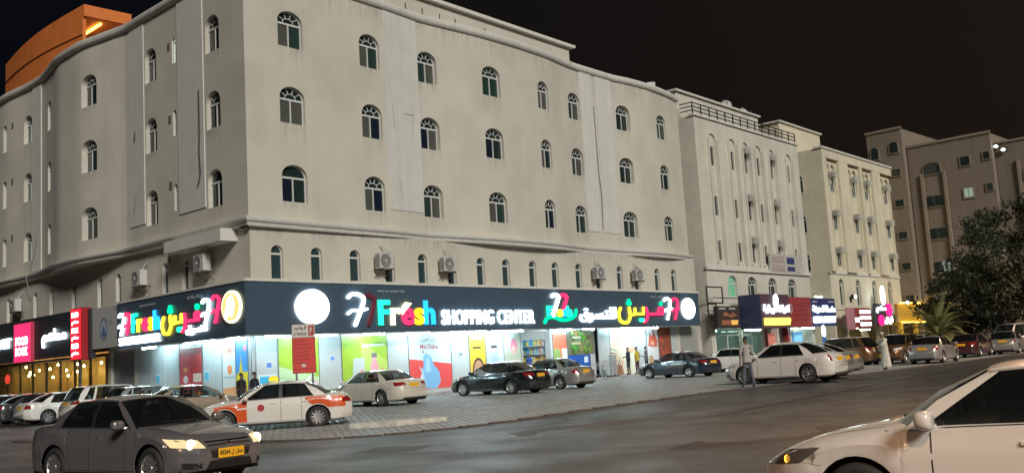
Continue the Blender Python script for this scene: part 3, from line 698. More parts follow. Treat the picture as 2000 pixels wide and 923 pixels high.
# small leaf logo
seven(sgA, 20.95, 21.7, 4.35, 5.18, -.06, EW, .2, False); seven(sgA, 21.75, 22.5, 4.35, 5.18, -.06, ER, .2, False)
word(sgA, 'Fresh', 20.4, 22.75, 3.85, 4.5, yb - .03, [EG, EW, EY, EB, EG], offset=.03, gap=.01)
q = ribbon(smooth_pts([(20.15, 3.5), (20.4, 3.78), (21.0, 3.85), (21.8, 3.68), (22.5, 3.72), (23.1, 3.95), (23.25, 4.3)]), [.1] + [.2] * 35 + [.1], -.09, -.005); q.build('leaf_swash', EGr, sgA)
word(sgA, AR['tsq'], 23.6, 27.4, 3.5, 4.45, yb, EW, offset=.012, joined=True)
# big Arabic word: yellow seen + yeh, pink reh + feh, green dots
def arabic_fresh(p, x0, x1, z0, z1, y, w=.20):
    f = lambda a, b: (lerp(x0, x1, a), lerp(z0, z1, b))
    ribbon([f(*c) for c in smooth_pts([(.24, .62), (.25, .3), (.2, .06), (.12, .02), (.04, .12), (.02, .4), (.06, .6)])], w, y - .07, y + .03).build('arabic_stroke', EY, p)
    ribbon([f(*c) for c in smooth_pts([(.24, .62), (.25, .38), (.34, .36), (.36, .58)])], w * .9, y - .078, y + .03).build('arabic_stroke', EY, p)
    ribbon([f(*c) for c in ((.36, .37), (.53, .37), (.535, .62))], w * .9, y - .086, y + .03).build('arabic_stroke', EY, p)
    ribbon([f(*c) for c in smooth_pts([(.60, .62), (.62, .36), (.60, .14), (.54, .03)])], w * .85, y - .07, y + .03).build('arabic_stroke', ER, p)
    ribbon([f(*c) for c in ((.64, .36), (.95, .37))], w * .9, y - .078, y + .03).build('arabic_stroke', ER, p)
    ribbon([f(.92 + .055 * math.cos(t * math.pi / 6), .52 + .12 * math.sin(t * math.pi / 6)) for t in range(13)], w * .6, y - .086, y + .03).build('arabic_stroke', ER, p)
    for a, b, s in ((.22, .80, 1), (.26, .80, 1), (.24, .91, 1), (.46, .12, 1), (.505, .12, 1), (.93, .80, 1.1)):
        c = f(a, b); disc(p, 'arabic_dot', c[0], c[1], .13 * s, .13 * s, y - .075 - a * .01, y + .02, EGr if b > .2 else EG, 14)
arabic_fresh(sgA, 27.6, 33.15, 3.43, 5.0, -.05)
seven(sgA, 33.2, 34.2, 3.62, 5.12, -.06, EW, .14); seven(sgA, 34.15, 35.15, 3.62, 5.12, -.07, ER, .14)
word(sgA, AR['burj'], 31.6, 33.4, 5.06, 5.24, -.012, SMALLT, 'small_letter', offset=.01, depth=.005, joined=True)
disc(sgA, 'disc', 36.35, 4.38, .85, .72, -.12, -.002, _M['disc_white'])
# ------------------------------------------------------------------ its side-street half
sgB = empty('shop_sign', (PX, PY, 0), PHB, 'black supermarket sign on the side street with coloured letters and gold round emblem', 'sign')
q = MB().prism([(-11.95, 0), (-.004, 0), (-.46, .45), (-11.95, .45)], 3.2, 5.47, 'z'); q.build('panel', SIGNB, sgB)
rect(sgB, 'top_trim', -11.98, -.03, 5.475, 5.56, -.05, .95, TRIM)
rect(sgB, 'bottom_trim', -11.9, -.03, 3.15, 3.196, -.02, .2, _M['alu_trim'])
seven(sgB, -11.65, -10.95, 3.85, 4.95, -.06, EW, .11); seven(sgB, -11.0, -10.35, 3.85, 4.95, -.07, ER, .11)
word(sgB, 'Fresh', -10.25, -7.4, 3.9, 4.85, yb, [EG, EY, ER, EO, EB], offset=.02, gap=.03)
word(sgB, 'SHOPPING CENTER', -11.6, -7.4, 3.36, 3.74, yb, EW, offset=.004, gap=.12)
word(sgB, 'BURJ AL DHABI TRD', -9.5, -7.9, 5.1, 5.2, -.012, SMALLT, 'small_letter', offset=.01, depth=.005)
arabic_fresh(sgB, -7.2, -3.6, 3.62, 4.95, -.05, .15)
word(sgB, AR['altsq'], -4.9, -3.15, 3.45, 3.95, yb, EW, offset=.012, joined=True)
seven(sgB, -3.45, -2.7, 3.8, 5.0, -.06, EW, .11); seven(sgB, -2.55, -1.85, 3.85, 5.08, -.07, ER, .11)
word(sgB, AR['burj'], -4.9, -3.5, 5.05, 5.25, -.012, SMALLT, 'small_letter', offset=.01, depth=.005, joined=True)
disc(sgB, 'emblem_ring', -.97, 4.45, .77, .70, -.10, -.002, emi('emblem_ring', (1.0, .93, .55), 1.5)); disc(sgB, 'emblem', -.98, 4.45, .66, .59, -.12, -.101, emi('emblem_gold', (1.0, .66, .22), .9))
ribbon([(-1.3, 4.1), (-1.1, 4.75), (-.9, 4.85), (-.75, 4.5), (-.9, 4.15)], .3, -.135, -.121).build('emblem_motif', emi('emblem_cream', (1, .95, .75), 1.5), sgB)

# ------------------------------------------------------------------ storefront under the sign (part of the building)
PANEL = mat('white_panel', (.50, .54, .55), .35, noise=.04, nscale=1)
JOINT = mat('panel_joint', (.20, .21, .22), .6); SOFF = mat('soffit_white', (.6, .6, .6), .7)
sfA = empty('storefront', (0, 0, 0), PHA); sfA.parent = bldA
YS = 1.0
def sf_panels(root, xs, y, z0, z1):
    for a, b in zip(xs, xs[1:]): MB().bbox(a + .012, b - .012, y, y + .06, z0, z1, .006).build('panel', PANEL, root)
    MB().box(xs[0], xs[-1], y + .03, y + .09, z0 + .005, z1).build('panel_backing', JOINT, root)
sf_panels(sfA, [.98, 2.3, 3.45, 4.6, 5.95, 7.4, 8.85, 10.35, 11.85, 13.4, 14.75, 16.1, 17.6, 19.1], YS, .15, 3.2)
sf_panels(sfA, [22.0, 23.5, 25.0, 26.35], YS, .15, 3.2)
sf_panels(sfA, [26.75, 28.0, 29.4, 30.8, 32.3, 33.75, 35.4, 36.3], YS, .15, 3.2)
MB().box(19.1, 19.25, .98, 1.4, .15, 3.2).build('door_jamb', PANEL, sfA); MB().box(21.85, 22.0, .98, 1.4, .15, 3.2).build('door_jamb', PANEL, sfA)
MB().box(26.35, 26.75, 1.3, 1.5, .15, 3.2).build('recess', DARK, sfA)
q = MB().prism([(.5, .46), (37.9, .46), (37.9, 1.4), (1.0, 1.4)], 3.22, 3.30, 'z'); q.build('soffit', SOFF, sfA)
MB().box(22, 39.3, 1.12, 1.3, 3.1, 5.0).build('backing_wall', SOFF, sfA); MB().box(1.2, 19.2, 1.12, 1.3, 3.1, 5.0).build('backing_wall', SOFF, sfA); MB().box(19.2, 22, 1.12, 1.3, 3.12, 5.0).build('lintel', SOFF, sfA)
# closed roller shutter past the supermarket
SHUT = mat('shutter_grey', (.34, .35, .34), .55, noise=.08)
for k in range(20): MB().bbox(36.6, 39.1, 1.02, 1.07, .15 + k * .15, .294 + k * .15, .01).build('shutter_slat', SHUT, sfA)
MB().box(36.3, 36.6, .95, 1.3, .15, 3.2).build('pier', PAINT, sfA); MB().box(39.1, 39.5, .9, 1.4, .15, 5.0).build('pier', PAINT, sfA)
sfB = empty('storefront', (0, 0, 0), PHB); sfB.parent = bldA
sf_panels(sfB, [-11.9, -10.4, -9.0, -7.6, -6.5, -5.4, -4.4, -3.5, -2.45, -1.5, -.98], YS, .15, 3.2)
q = MB().prism([(-11.9, .46), (-.52, .46), (-1.02, 1.4), (-11.9, 1.4)], 3.22, 3.30, 'z'); q.build('soffit', SOFF, sfB)
MB().box(-15.2, -1.2, 1.12, 1.3, 3.1, 5.0).build('backing_wall', SOFF, sfB)
# fluorescent battens under the sign (lit in the photograph)
TUBE = emi('tube_white', (.64, .92, 1.0), 95.0)
def batten(face, x0, x1, label, y=.05, e=None):
    ph = PHA if face == 'A' else PHB
    px, py = pos(ph, (x0 + x1) / 2, y)
    t = empty('tube_light', (PX + px, PY + py, 3.06), ph, label, 'tube light', 'tube lights under the supermarket sign')
    h = (x1 - x0) / 2
    MB().bbox(-h, h, -.05, .05, .075, .135, .01).build('housing', mat('batten_white', (.75, .75, .75), .4), t)
    q = MB().tube([(-h + .04, 0, .04), (h - .04, 0, .04)], .034, 8); q.build('tube', e or TUBE, t)
LT = [(1.0, 1.9, 'at the building corner above the wide blue notice'), (2.9, 3.9, 'above the green poster behind the red parking board'), (4.0, 4.95, 'just right of the green poster behind the red parking board'), (6.55, 7.9, 'above the green poster with the pink bottle'), (9.3, 10.9, 'above the left part of the water bottle poster'), (12.4, 13.8, 'above the right edge of the water bottle poster'), (13.85, 15.25, 'above the small grey notice beside the yellow face poster'), (15.65, 16.85, 'above the pale blue poster of the veiled figure'), (16.95, 18.3, 'above the grey-green poster with the pink headscarf'), (21.3, 22.85, 'above the red, white and green poster'), (23.9, 25.1, 'above the fruit and vegetable poster'), (28.0, 29.3, 'above the left half of the ray poster'), (29.4, 30.8, 'above the right half of the ray poster'), (30.9, 32.4, 'above the pale notice beside the meat poster')]
for x0, x1, w_ in LT: batten('A', x0, x1, 'lit fluorescent tube ' + w_)
for x0, x1, w_ in ((-9.4, -8.0, 'left of the red snack posters'), (-5.3, -4.0, 'right of the red snack posters'), (-3.95, -2.6, 'above the orange hexagon poster'), (-1.6, -.6, 'nearest the corner on the side street')): batten('B', x0, x1, 'lit fluorescent tube ' + w_)
# ------------------------------------------------------------------ posters on the shop windows
def pm_(c): return mat('print_%02x%02x%02x' % tuple(int(255 * min(1, v)) for v in c), c, .4)
def poster(face, x0, x1, z0, z1, bg, label, shapes=(), texts=(), cat='poster', y=1.0):
    ph = PHA if face == 'A' else PHB
    px, py = pos(ph, x0, y - .012)
    t = empty('poster', (PX + px, PY + py, z0), ph, label, cat, 'advertising posters on the shop panels')
    w, h = x1 - x0, z1 - z0
    MB().box(0, w, -.006, .008, 0, h).build('sheet', pm_(bg), t)
    for x_ in (-.03, w + .005): MB().box(x_, x_ + .025, -.025, .01, -.05, h + .05).build('frame_bar', mat('poster_frame', (.16, .17, .18), .4), t)
    for k, (pl, c) in enumerate(shapes):
        if pl[0] == 'o':
            _, a, b, ra, rb = pl; pts = [(w * a + ra * math.cos(2 * math.pi * i / 20), h * b + rb * math.sin(2 * math.pi * i / 20)) for i in range(20)]
        else: pts = [(w * a, h * b) for a, b in pl]
        MB().prism(pts, -.0095 - .002 * k, -.0065).build('printed_shape', pm_(c), t)
    for s_, a0, a1, b0, b1, c in texts:
        ar = ord(s_[0]) > 0x600
        word(t, s_, w * a0, w * a1, h * b0, h * b1, -.012 - .002 * len(shapes), pm_(c), 'printed_text', offset=.008, depth=.002, split=False, joined=ar)
    return t
GRN, LIM = (.36, .55, .06), (.50, .66, .16)
def leafy(c, n, seed, sp=.08):
    r_ = random.Random(seed); return [((('o', r_.uniform(.1, .9), r_.uniform(.05, .9), r_.uniform(.3, 1) * sp, r_.uniform(.3, 1.2) * sp)), (min(1, c[0] * r_.uniform(.5, 1.5)), min(1, c[1] * r_.uniform(.6, 1.4)), min(1, c[2] * r_.uniform(.5, 1.5)))) for _ in range(n)]
poster('A', 2.36, 4.58, .3, 3.05, GRN, 'green poster with pale script behind the red parking board',
       [([(0, 0), (1, 0), (1, .35), (0, .55)], (.55, .75, .45)), ([(.15, 0), (.9, 0), (1, .28), (.6, .32)], (.75, .55, .6)), ([(.45, .45), (.7, .5), (.68, .85), (.5, .8)], (.42, .66, .35)), ([(.05, .3), (.5, .12), (.9, .42), (.85, .46), (.5, .18), (.08, .36)], (.8, .88, .85))])
poster('A', 5.97, 8.83, .3, 3.08, GRN, 'green poster with a pink bottle and grey jug behind the white sedan',
       [([(.42, 0), (1, 0), (1, .55), (.42, .9)], LIM), ([(.2, .1), (.48, .1), (.48, .62), (.24, .62)], (.55, .60, .62)), ([(.60, .1), (.8, .1), (.8, .45), (.73, .62), (.66, .62), (.60, .45)], (.82, .38, .45)), ([(.64, .62), (.76, .62), (.76, .7), (.64, .7)], (.2, .2, .2)),
        (('o', .12, .22, .09, .09), (.8, .2, .15)), (('o', .88, .4, .09, .08), (.8, .25, .15)), (('o', .42, .38, .12, .12), (.8, .3, .3)), ([(.45, .8), (.95, .82), (.95, .86), (.45, .85)], (.75, .85, .6))])
poster('A', 10.3, 13.34, .3, 3.08, (.60, .72, .74), 'pale poster with a blue water bottle over a red block',
       [([(0, 0), (1, 0), (1, .44), (0, .56)], (.75, .09, .09)), ([(.30, .02), (.62, .0), (.72, .12), (.70, .3), (.58, .42), (.50, .60), (.40, .66), (.32, .60), (.33, .46), (.28, .25)], (.22, .48, .78)),
        ([(.2, .12), (.28, .3), (.22, .42), (.3, .36), (.34, .2)], (.55, .72, .88)), ([(.36, .3), (.5, .32), (.46, .56), (.40, .56)], (.40, .64, .85)), (('o', .33, .68, .07, .05), (.1, .1, .2)), (('o', .84, .94, .08, .06), (.12, .35, .4))],
       [(AR['mai'], .28, .72, .85, .95, (.35, .12, .2)), ('Mai Dubai', .26, .70, .73, .82, (.5, .08, .12))])
poster('A', 14.8, 16.06, .3, 3.05, (.85, .52, .06), 'yellow poster of a dark-haired face, beside the pale blue one',
       [(('o', .52, .22, .5, .85), (.05, .03, .03)), (('o', .52, .22, .4, .72), (.62, .36, .24)), ([(.15, 0), (.9, 0), (.9, .12), (.15, .12)], (.62, .36, .24)), (('o', .38, .3, .07, .04), (.04, .03, .03)), (('o', .68, .3, .07, .04), (.04, .03, .03)), ([(.35, .12), (.7, .12), (.62, .16), (.42, .16)], (.6, .08, .08)),
        ([(.15, .88), (.28, .88), (.28, .96), (.15, .96)], (.9, .85, .7)), ([(.38, .88), (.52, .88), (.52, .96), (.38, .96)], (.9, .85, .7)), ([(.62, .88), (.78, .88), (.78, .96), (.62, .96)], (.9, .85, .7)), ([(.2, .70), (.7, .70), (.7, .75), (.2, .75)], (.15, .1, .05))])
poster('A', 16.12, 17.58, .3, 3.05, (.50, .64, .74), 'pale blue poster of a veiled figure in sunglasses',
       [([(.1, 0), (.9, 0), (.7, .45), (.6, .8), (.4, .8), (.25, .45)], (.42, .52, .70)), (('o', .46, .70, .19, .26), (.62, .50, .44)), ([(.28, .70), (.64, .70), (.62, .76), (.30, .76)], (.05, .05, .06)), ([(.75, .5), (.95, .5), (.95, .62), (.75, .62)], (.7, .78, .8))])
poster('A', 17.62, 19.07, .3, 3.05, (.52, .58, .48), 'grey-green poster of a figure in a pink headscarf',
       [([(.2, 0), (1, 0), (.9, .45), (.4, .45)], (.72, .62, .60)), (('o', .6, .72, .3, .45), (.75, .25, .36)), (('o', .58, .64, .2, .28), (.70, .5, .42))])
poster('A', 22.1, 23.45, .3, 3.1, (.80, .20, .11), 'red, white and green poster beside the lit entrance',
       [([(0, 0), (.5, 0), (.5, .6), (0, .62)], (.30, .45, .15)), ([(.62, 0), (1, 0), (1, .62), (.62, .62)], (.78, .78, .76)), ([(0, .93), (1, .93), (1, 1), (0, 1)], (.8, .8, .8))])
poster('A', 23.52, 26.3, 1.62, 3.12, (.16, .17, .10), 'dark poster crowded with fruit and vegetables',
       leafy((.25, .2, .06), 26, 4, .17) + leafy((.10, .22, .05), 16, 5, .17) + [([(.12, .42), (.45, .42), (.45, .5), (.12, .5)], (.45, .38, .2)), ([(.14, .66), (.46, .66), (.46, .74), (.14, .74)], (.42, .40, .25))])
poster('A', 23.52, 25.75, .3, 1.6, (.02, .10, .42), 'plain blue panel with a small white notice under the vegetable poster', [([(.72, .62), (.9, .64), (.9, .92), (.72, .9)], (.75, .8, .85))])
rays = []
for k in range(13):
    a = R(95 + k * 13); b = a + R(4.5); c0 = (.55 + .14 * math.cos(a), .5 + .1 * math.sin(a)); rays.append(([(.55 + .22 * math.cos(a), .45 + .12 * math.sin(a)), (.55 + .55 * math.cos(a), .45 + .42 * math.sin(a)), (.55 + .55 * math.cos(b), .45 + .42 * math.sin(b))], random.Random(k).choice(((.35, .12, .08), (.7, .45, .1), (.2, .25, .12), (.6, .15, .1)))))
poster('A', 28.02, 30.78, .2, 3.1, (.74, .72, .60), 'cream poster with a burst of coloured rays behind the three people',
       [([(.0, 0), (.35, 0), (.2, .25), (.04, .3)], (.2, .17, .1)), ([(.45, .7), (1, .8), (1, 1), (.45, 1)], (.80, .80, .45))] + rays + [(('o', .85, .55, .35, .25), (.78, .42, .30)), ([(.1, 0), (.5, 0), (.42, .2), (.16, .2)], (.5, .25, .15))])
poster('A', 32.32, 33.72, .3, 3.1, (.70, .72, .76), 'pale poster with a rack of red meat', [([(.1, .58), (.9, .55), (.95, .72), (.7, .9), (.6, .98), (.5, .8), (.3, .9), (.2, .75)], (.62, .13, .08)), ([(.3, .62), (.7, .6), (.6, .7), (.4, .7)], (.8, .45, .35)), (('o', .3, .22, .3, .4), (.5, .35, .2)), ([(.0, .0), (1, 0), (1, .12), (0, .12)], (.6, .5, .35))])
poster('A', 33.78, 35.38, .3, 3.15, (.28, .08, .05), 'brown and red poster of spiced meat', leafy((.5, .14, .07), 22, 9, .17))
# side street posters
poster('B', -7.5, -5.42, .3, 2.95, (.60, .07, .07), 'red poster pair with snack pictures on the side street', [([(0, 0), (.48, 0), (.48, 1), (0, 1)], (.68, .12, .15)), (('o', .26, .45, .22, .18), (.8, .75, .8)), (('o', .26, .62, .2, .12), (.85, .5, .12)), ([(.6, .4), (.95, .4), (.95, .55), (.6, .55)], (.85, .72, .6)), ([(.2, 0), (.38, 0), (.33, .25), (.25, .25)], (.75, .72, .75)), ([(.65, 0), (.72, 0), (.72, .2), (.65, .15)], (.85, .6, .1)), ([(.8, 0), (.88, 0), (.88, .25), (.8, .2)], (.85, .6, .1)), ([(0, .88), (1, .88), (1, 1), (0, 1)], (.3, .05, .06))])
poster('B', -3.62, -2.5, .3, 3.0, (.68, .72, .72), 'white poster with an orange hexagon on the side street', [(('o', .55, .56, .2, .22), (.85, .25, .1)), ([(0, .8), (1, .84), (1, 1), (0, 1)], (.55, .45, .4)), (('o', .55, .9, .25, .18), (.7, .2, .18)), ([(.05, 0), (1, 0), (1, .28), (.05, .26)], (.85, .42, .2)), ([(.1, .42), (.9, .42), (.9, .45), (.1, .45)], (.4, .5, .55))])
poster('B', -2.46, -1.5, .3, 3.05, (.08, .36, .80), 'blue and yellow poster next to the orange hexagon one', [([(0, 0), (1, 0), (1, .5), (.55, .5), (.42, .75), (.25, .5), (0, .45)], (.85, .68, .05)), (('o', .6, .3, .2, .3), (.35, .45, .35)), (('o', .78, .88, .14, .16), (.8, .3, .45))])
def notice(face, x, z, w, h, c, label, y=1.0):
    ph = PHA if face == 'A' else PHB; px, py = pos(ph, x, y - .012)
    t = empty('notice', (PX + px, PY + py, z), ph, label, 'notice', 'small notices on the shop panels')
    MB().box(-w / 2, w / 2, -.006, .008, 0, h).build('sheet', pm_((.7, .74, .75)), t); MB().box(-w * .42, w * .42, -.009, -.006, h * .1, h * .85).build('printed_shape', pm_(c), t)
notice('B', -5.0, 1.35, .42, .5, (.1, .5, .75), 'square blue notice between the red posters and the hexagon poster')
notice('B', -9.7, 1.35, .42, .5, (.1, .5, .75), 'square blue notice left of the red snack posters')
notice('A', 5.4, 1.95, .25, .25, (.15, .25, .65), 'small blue notice on the panel between the two green posters')
notice('A', 14.1, 1.85, .28, .28, (.2, .25, .28), 'small grey notice left of the yellow face poster')
notice('A', 1.75, .95, .95, .55, (.06, .45, .75), 'wide blue notice near the building corner'); notice('A', 1.85, 1.75, .3, .3, (.12, .22, .6), 'tiny blue notice above the wide blue one at the corner')
notice('A', 31.6, 2.1, .3, .5, (.5, .62, .75), 'pale notice between the ray poster and the meat poster')
# ------------------------------------------------------------------ lit shop interior behind the entrance
rm = empty('shop_interior', (0, 0, 0), PHA); rm.parent = bldA
IW = mat('interior_white', (.72, .75, .74), .6)
MB().box(18.9, 22.6, 5.4, 5.5, .15, 3.3).build('back_wall', IW, rm); MB().box(18.8, 18.9, 1.2, 5.5, .15, 3.3).build('side_wall', IW, rm); MB().box(22.6, 22.7, 1.2, 5.5, .15, 3.3).build('side_wall', IW, rm)
MB().box(18.8, 22.7, 1.3, 5.5, .152, .17).build('floor', mat('shop_floor', (.5, .5, .5), .3), rm); MB().box(18.8, 22.7, 1.3, 5.5, 3.3, 3.4).build('ceiling', IW, rm)
for y in (2.0, 3.4): MB().box(19.6, 21.8, y, y + .12, 3.16, 3.24).build('ceiling_emitter', emi('ceiling_tube', (.9, 1, 1), 9), rm)
sh = random.Random(5)
for k, (y0, lb) in enumerate(((1.7, 'shelf of coloured goods just inside the shop entrance'), (3.3, 'blue-backed shelf of goods deeper inside the shop entrance'))):
    t = empty('display_shelf', (*[a + b for a, b in zip(pos(PHA, 22.55, y0), (PX, PY))], .17), PHA + R(90), lb, 'shelf')
    MB().box(0, 1.5, -.03, 0, 0, 2.5).build('back_panel', pm_(((.55, .65, .7), (.05, .35, .65))[k]), t)
    for z in (.1, .6, 1.1, 1.6, 2.1):
        MB().box(0, 1.5, .0, .4, z, z + .03).build('shelf_board', IW, t)
        x = .03
        while x < 1.38:
            w = sh.uniform(.1, .2); MB().box(x, x + w - .01, .05, .36, z + .031, z + sh.uniform(.2, .4)).build('goods_pack', pm_(sh.choice(((.7, .2, .15), (.1, .4, .7), (.7, .7, .7), (.75, .6, .1), (.2, .5, .6)))), t); x += w
t = empty('fruit_stand', (*[a + b for a, b in zip(pos(PHA, 20.3, 1.7), (PX, PY))], .17), PHA, 'low stand of red fruit inside the shop entrance', 'fruit stand')
MB().box(0, 1.0, 0, .7, 0, .8).build('stand_body', IW, t)
for i in range(5):
    for j in range(3): MB().lathe([(0, -.08), (.07, -.05), (.09, 0), (.07, .05), (0, .08)], 8, 'z', (.12 + i * .19, .15 + j * .2, .87)).build('fruit', pm_((.6, .12, .08)), t, smooth=True)

# ------------------------------------------------------------------ wall and signs between the shops on the side street
ctr = empty('tiled_panel_sign', (PX, PY, 0), PHB, 'faded grey signboard with a blue triangle emblem beside the black sign', 'sign')
MB().bbox(-15.1, -12.0, .1, .3, 3.35, 5.45, .01).build('panel', mat('grey_board', (.42, .42, .41), .6), ctr)
q = ribbon([(-13.7 + .42 * math.cos(t * math.pi / 8), 4.35 + .52 * math.sin(t * math.pi / 8)) for t in range(17)], .07, .08, .099); q.build('emblem_ring', pm_((.1, .18, .35)), ctr)
MB().prism([(-14.0, 4.0), (-13.4, 4.0), (-13.7, 4.55)], .078, .099).build('emblem_triangle', pm_((.1, .18, .35)), ctr)
word(ctr, 'Th', -13.1, -12.6, 4.5, 4.75, .09, pm_((.25, .28, .33)), 'printed_text', depth=.004, split=False)
for x0, x1 in ((-15.2, -14.9), (-12.25, -11.95)): MB().box(x0, x1, 1.0, 1.3, .15, 5.0).build('pier', PAINTB, sfB)
MB().box(-14.9, -12.25, 1.15, 1.25, .15, 3.35).build('shutter', mat('shutter_plain', (.30, .32, .34), .5, noise=.1), sfB)
# ------------------------------------------------------------------ the restaurant further along the side street
RS = mat('restaurant_black', (.030, .034, .042), .45)
rsn = empty('restaurant_sign', (PX, PY, 0), PHB, 'black restaurant signboard with white Arabic and Latin letters', 'sign')
MB().box(-40, -17.0, 0, .3, 3.15, 5.55).build('panel', RS, rsn); MB().box(-15.4, -15.15, 0, .3, 2.9, 5.5).build('end_panel', RS, rsn)
word(rsn, AR['mtam'], -21.3, -18.1, 3.75, 4.75, -.056, EW, offset=.02, joined=True)
word(rsn, 'RESTAURANT', -35.5, -26.0, 4.0, 4.6, -.056, EW, offset=.02)
for z in (3.05, 2.93): MB().box(-25, -15.2, .1, .16, z, z + .04).build('batten', mat('brass_strip', (.35, .3, .2), .4), rsn)
fb = empty('pink_sign_box', (*[a + b for a, b in zip(pos(PHB, -23.8, 0), (PX, PY))], 3.1), PHB, 'glowing pink sign box with two short lines of white letters', 'sign')
MB().bbox(-1.3, 1.3, -.22, -.01, -.05, 2.25, .02).build('casing', mat('pink_case', (.5, .05, .1), .4), fb); MB().box(-1.25, 1.25, -.235, -.221, 0, 2.2).build('light_face', emi('pink_face', (1.0, .035, .16), .95), fb)
word(fb, 'FOOD', -.95, .95, .95, 1.45, -.25, emi('letter_pinkwhite', (1, .8, .85), 2.2), offset=.03, depth=.012); word(fb, 'BOOK', -.95, .95, .35, .85, -.25, _M['letter_pinkwhite'], offset=.03, depth=.012)
rv = empty('red_sign_box', (*[a + b for a, b in zip(pos(PHB, -16.15, -.3), (PX, PY))], 2.85), PHB, 'tall narrow red lightbox with white vertical lettering', 'sign')
MB().bbox(-.68, .68, -.02, .5, 0, 2.75, .02).build('casing', mat('red_case', (.35, .02, .03), .4), rv); MB().box(-.62, .62, -.04, -.021, .06, 2.69).build('light_face', emi('red_face', (1.0, .02, .04), 1.0), rv)
for k, s_ in enumerate((AR['mtam'], 'FOOD', AR['mtam'], 'BOOK', AR['mtam'], 'FOOD')): word(rv, s_, -.42, .42, .2 + k * .41, .48 + k * .41, -.06, EWs, offset=.03, depth=.012, joined=ord(s_[0]) > 0x600)
MB().tube([(0, .2, -2.7), (0, .2, 0)], .09, 8).build('post', RS, rv)
rf = empty('restaurant_front', (0, 0, 0), PHB); rf.parent = bldA
WARM = mat('warm_interior', (.55, .36, .14), .7, noise=.3, nscale=1.2)
MB().box(-40, -15.2, 4.2, 4.3, .15, 3.2).build('back_wall', WARM, rf); MB().box(-15.25, -15.2, 1.0, 4.3, .15, 3.2).build('side_wall', WARM, rf); MB().box(-40, -15.2, 1.07, 4.3, 3.25, 3.3).build('ceiling', mat('warm_ceiling', (.4, .3, .18), .7), rf)
MB().box(-40, -15.2, 1.0, 4.3, .151, .17).build('floor', mat('warm_floor', (.2, .13, .07), .4), rf)
FR = mat('dark_frame', (.025, .022, .02), .4)
for k in range(13):
    x = -15.4 - k * 2.0; MB().box(x - .06, x + .06, .95, 1.05, .15, 2.98).build('mullion', FR, rf)
    if k < 12: MB().box(x - 1.94, x - .06, .99, 1.005, .2, 2.97).build('pane', glass('shop_glass', (.02, .02, .02), .85, .02), rf)
MB().box(-40, -15.2, .94, 1.06, 2.98, 3.15).build('transom', FR, rf)
bw = random.Random(8); BULB = emi('warm_bulb', (1.0, .62, .22), 45)
for k in range(26):
    x, y, z = bw.uniform(-31, -16), bw.uniform(1.5, 3.6), bw.uniform(2.1, 2.9)
    t = empty('pendant_lamp', (*[a + b for a, b in zip(pos(PHB, x, y), (PX, PY))], z), PHB, 'small warm pendant bulb hanging inside the restaurant', 'lamp', 'pendant bulbs in the restaurant')
    MB().lathe([(0, -.07), (.05, -.05), (.07, 0), (.05, .05), (.02, .08)], 8).build('bulb', BULB, t, smooth=True); MB().tube([(0, 0, .08), (0, 0, 3.25 - z)], .008, 4).build('cord', FR, t)
for k in range(7): MB().box(-17.5 - k * 3.2, -16.3 - k * 3.2, 2.4, 2.9, 3.2, 3.24).build('ceiling_emitter', emi('added_warm_glow', (1.0, .66, .26), 30), rf)  # glowing panels added to brighten the restaurant besides its bulbs
for x0, x1, c in ((-18.8, -17.6, (.75, .32, .05)), (-20.5, -19.3, (.7, .55, .2)), (-23.5, -22.0, (.6, .4, .1)), (-27, -25, (.65, .45, .12)), (-30, -28.2, (.5, .3, .1))): MB().box(x0, x1, 4.1, 4.19, .9, 2.6).build('wall_panel', pm_(c), rf)
t = empty('round_sign', (*[a + b for a, b in zip(pos(PHB, -28.6, .7), (PX, PY))], 2.2), PHB, 'round red badge on the restaurant glass', 'sign'); disc(t, 'badge', 0, 0, .45, .3, -.02, .02, emi('badge_red', (.9, .08, .04), .6)); disc(t, 'badge_rim', 0, 0, .5, .35, -.015, .015, RS)
# ------------------------------------------------------------------ empty sign frame past the end of the long sign
t = empty('sign_frame', (PX, PY, 0), PHA, 'empty black metal sign frame hung past the end of the long sign', 'frame')
K = mat('black_steel', (.012, .012, .013), .45)
for nm, (x0, x1, z0, z1, y) in (('frame', (38.3, 40.6, 4.75, 5.9, -.5)), ('lower_frame', (38.7, 39.9, 3.1, 4.7, -.3))):
    q = MB()
    for a, b in (((x0, z0), (x1, z0)), ((x1, z0), (x1, z1)), ((x1, z1), (x0, z1)), ((x0, z1), (x0, z0))): q.tube([(a[0], y, a[1]), (b[0], y, b[1])], .05, 6)
    q.build(nm, K, t)
MB().tube([(39.4, -.3, 4.75), (39.4, .9, 4.6)], .03, 6).build('arm', K, t); MB().tube([(39.9, -.3, 3.6), (40.3, -.1, 4.2), (40.5, .9, 4.3)], .03, 6).build('arm', K, t)
# ------------------------------------------------------------------ red parking board on two posts
x, y = -8.75, 40.7
pb = empty('parking_board', (x, y, gz(x, y)), R(8), 'red parking tariff board on two grey posts behind the orange and white taxi', 'sign')
for s_ in (-.32, .32): MB().tube([(s_, .04, 0), (s_, .04, 3.3)], .045, 8).build('post', mat('grey_post', (.2, .2, .2), .5), pb)
MB().bbox(-.47, .47, -.02, .02, 1.55, 3.55, .008).build('board', mat('board_edge', (.15, .03, .03), .5), pb)
MB().box(-.455, .455, -.026, -.021, 1.57, 2.98).build('red_field', mat('board_red', (.62, .06, .05), .5, noise=.15, nscale=6), pb); MB().box(-.455, .455, -.026, -.021, 3.0, 3.53).build('white_field', mat('board_white', (.6, .55, .52), .5), pb)
MB().box(.2, .42, -.029, -.0265, 3.06, 3.47).build('logo', mat('board_logo', (.4, .03, .03), .5), pb); word(pb, 'P', .26, .36, 3.12, 3.4, -.033, _M['board_white'], 'printed_text', offset=.03, depth=.002)
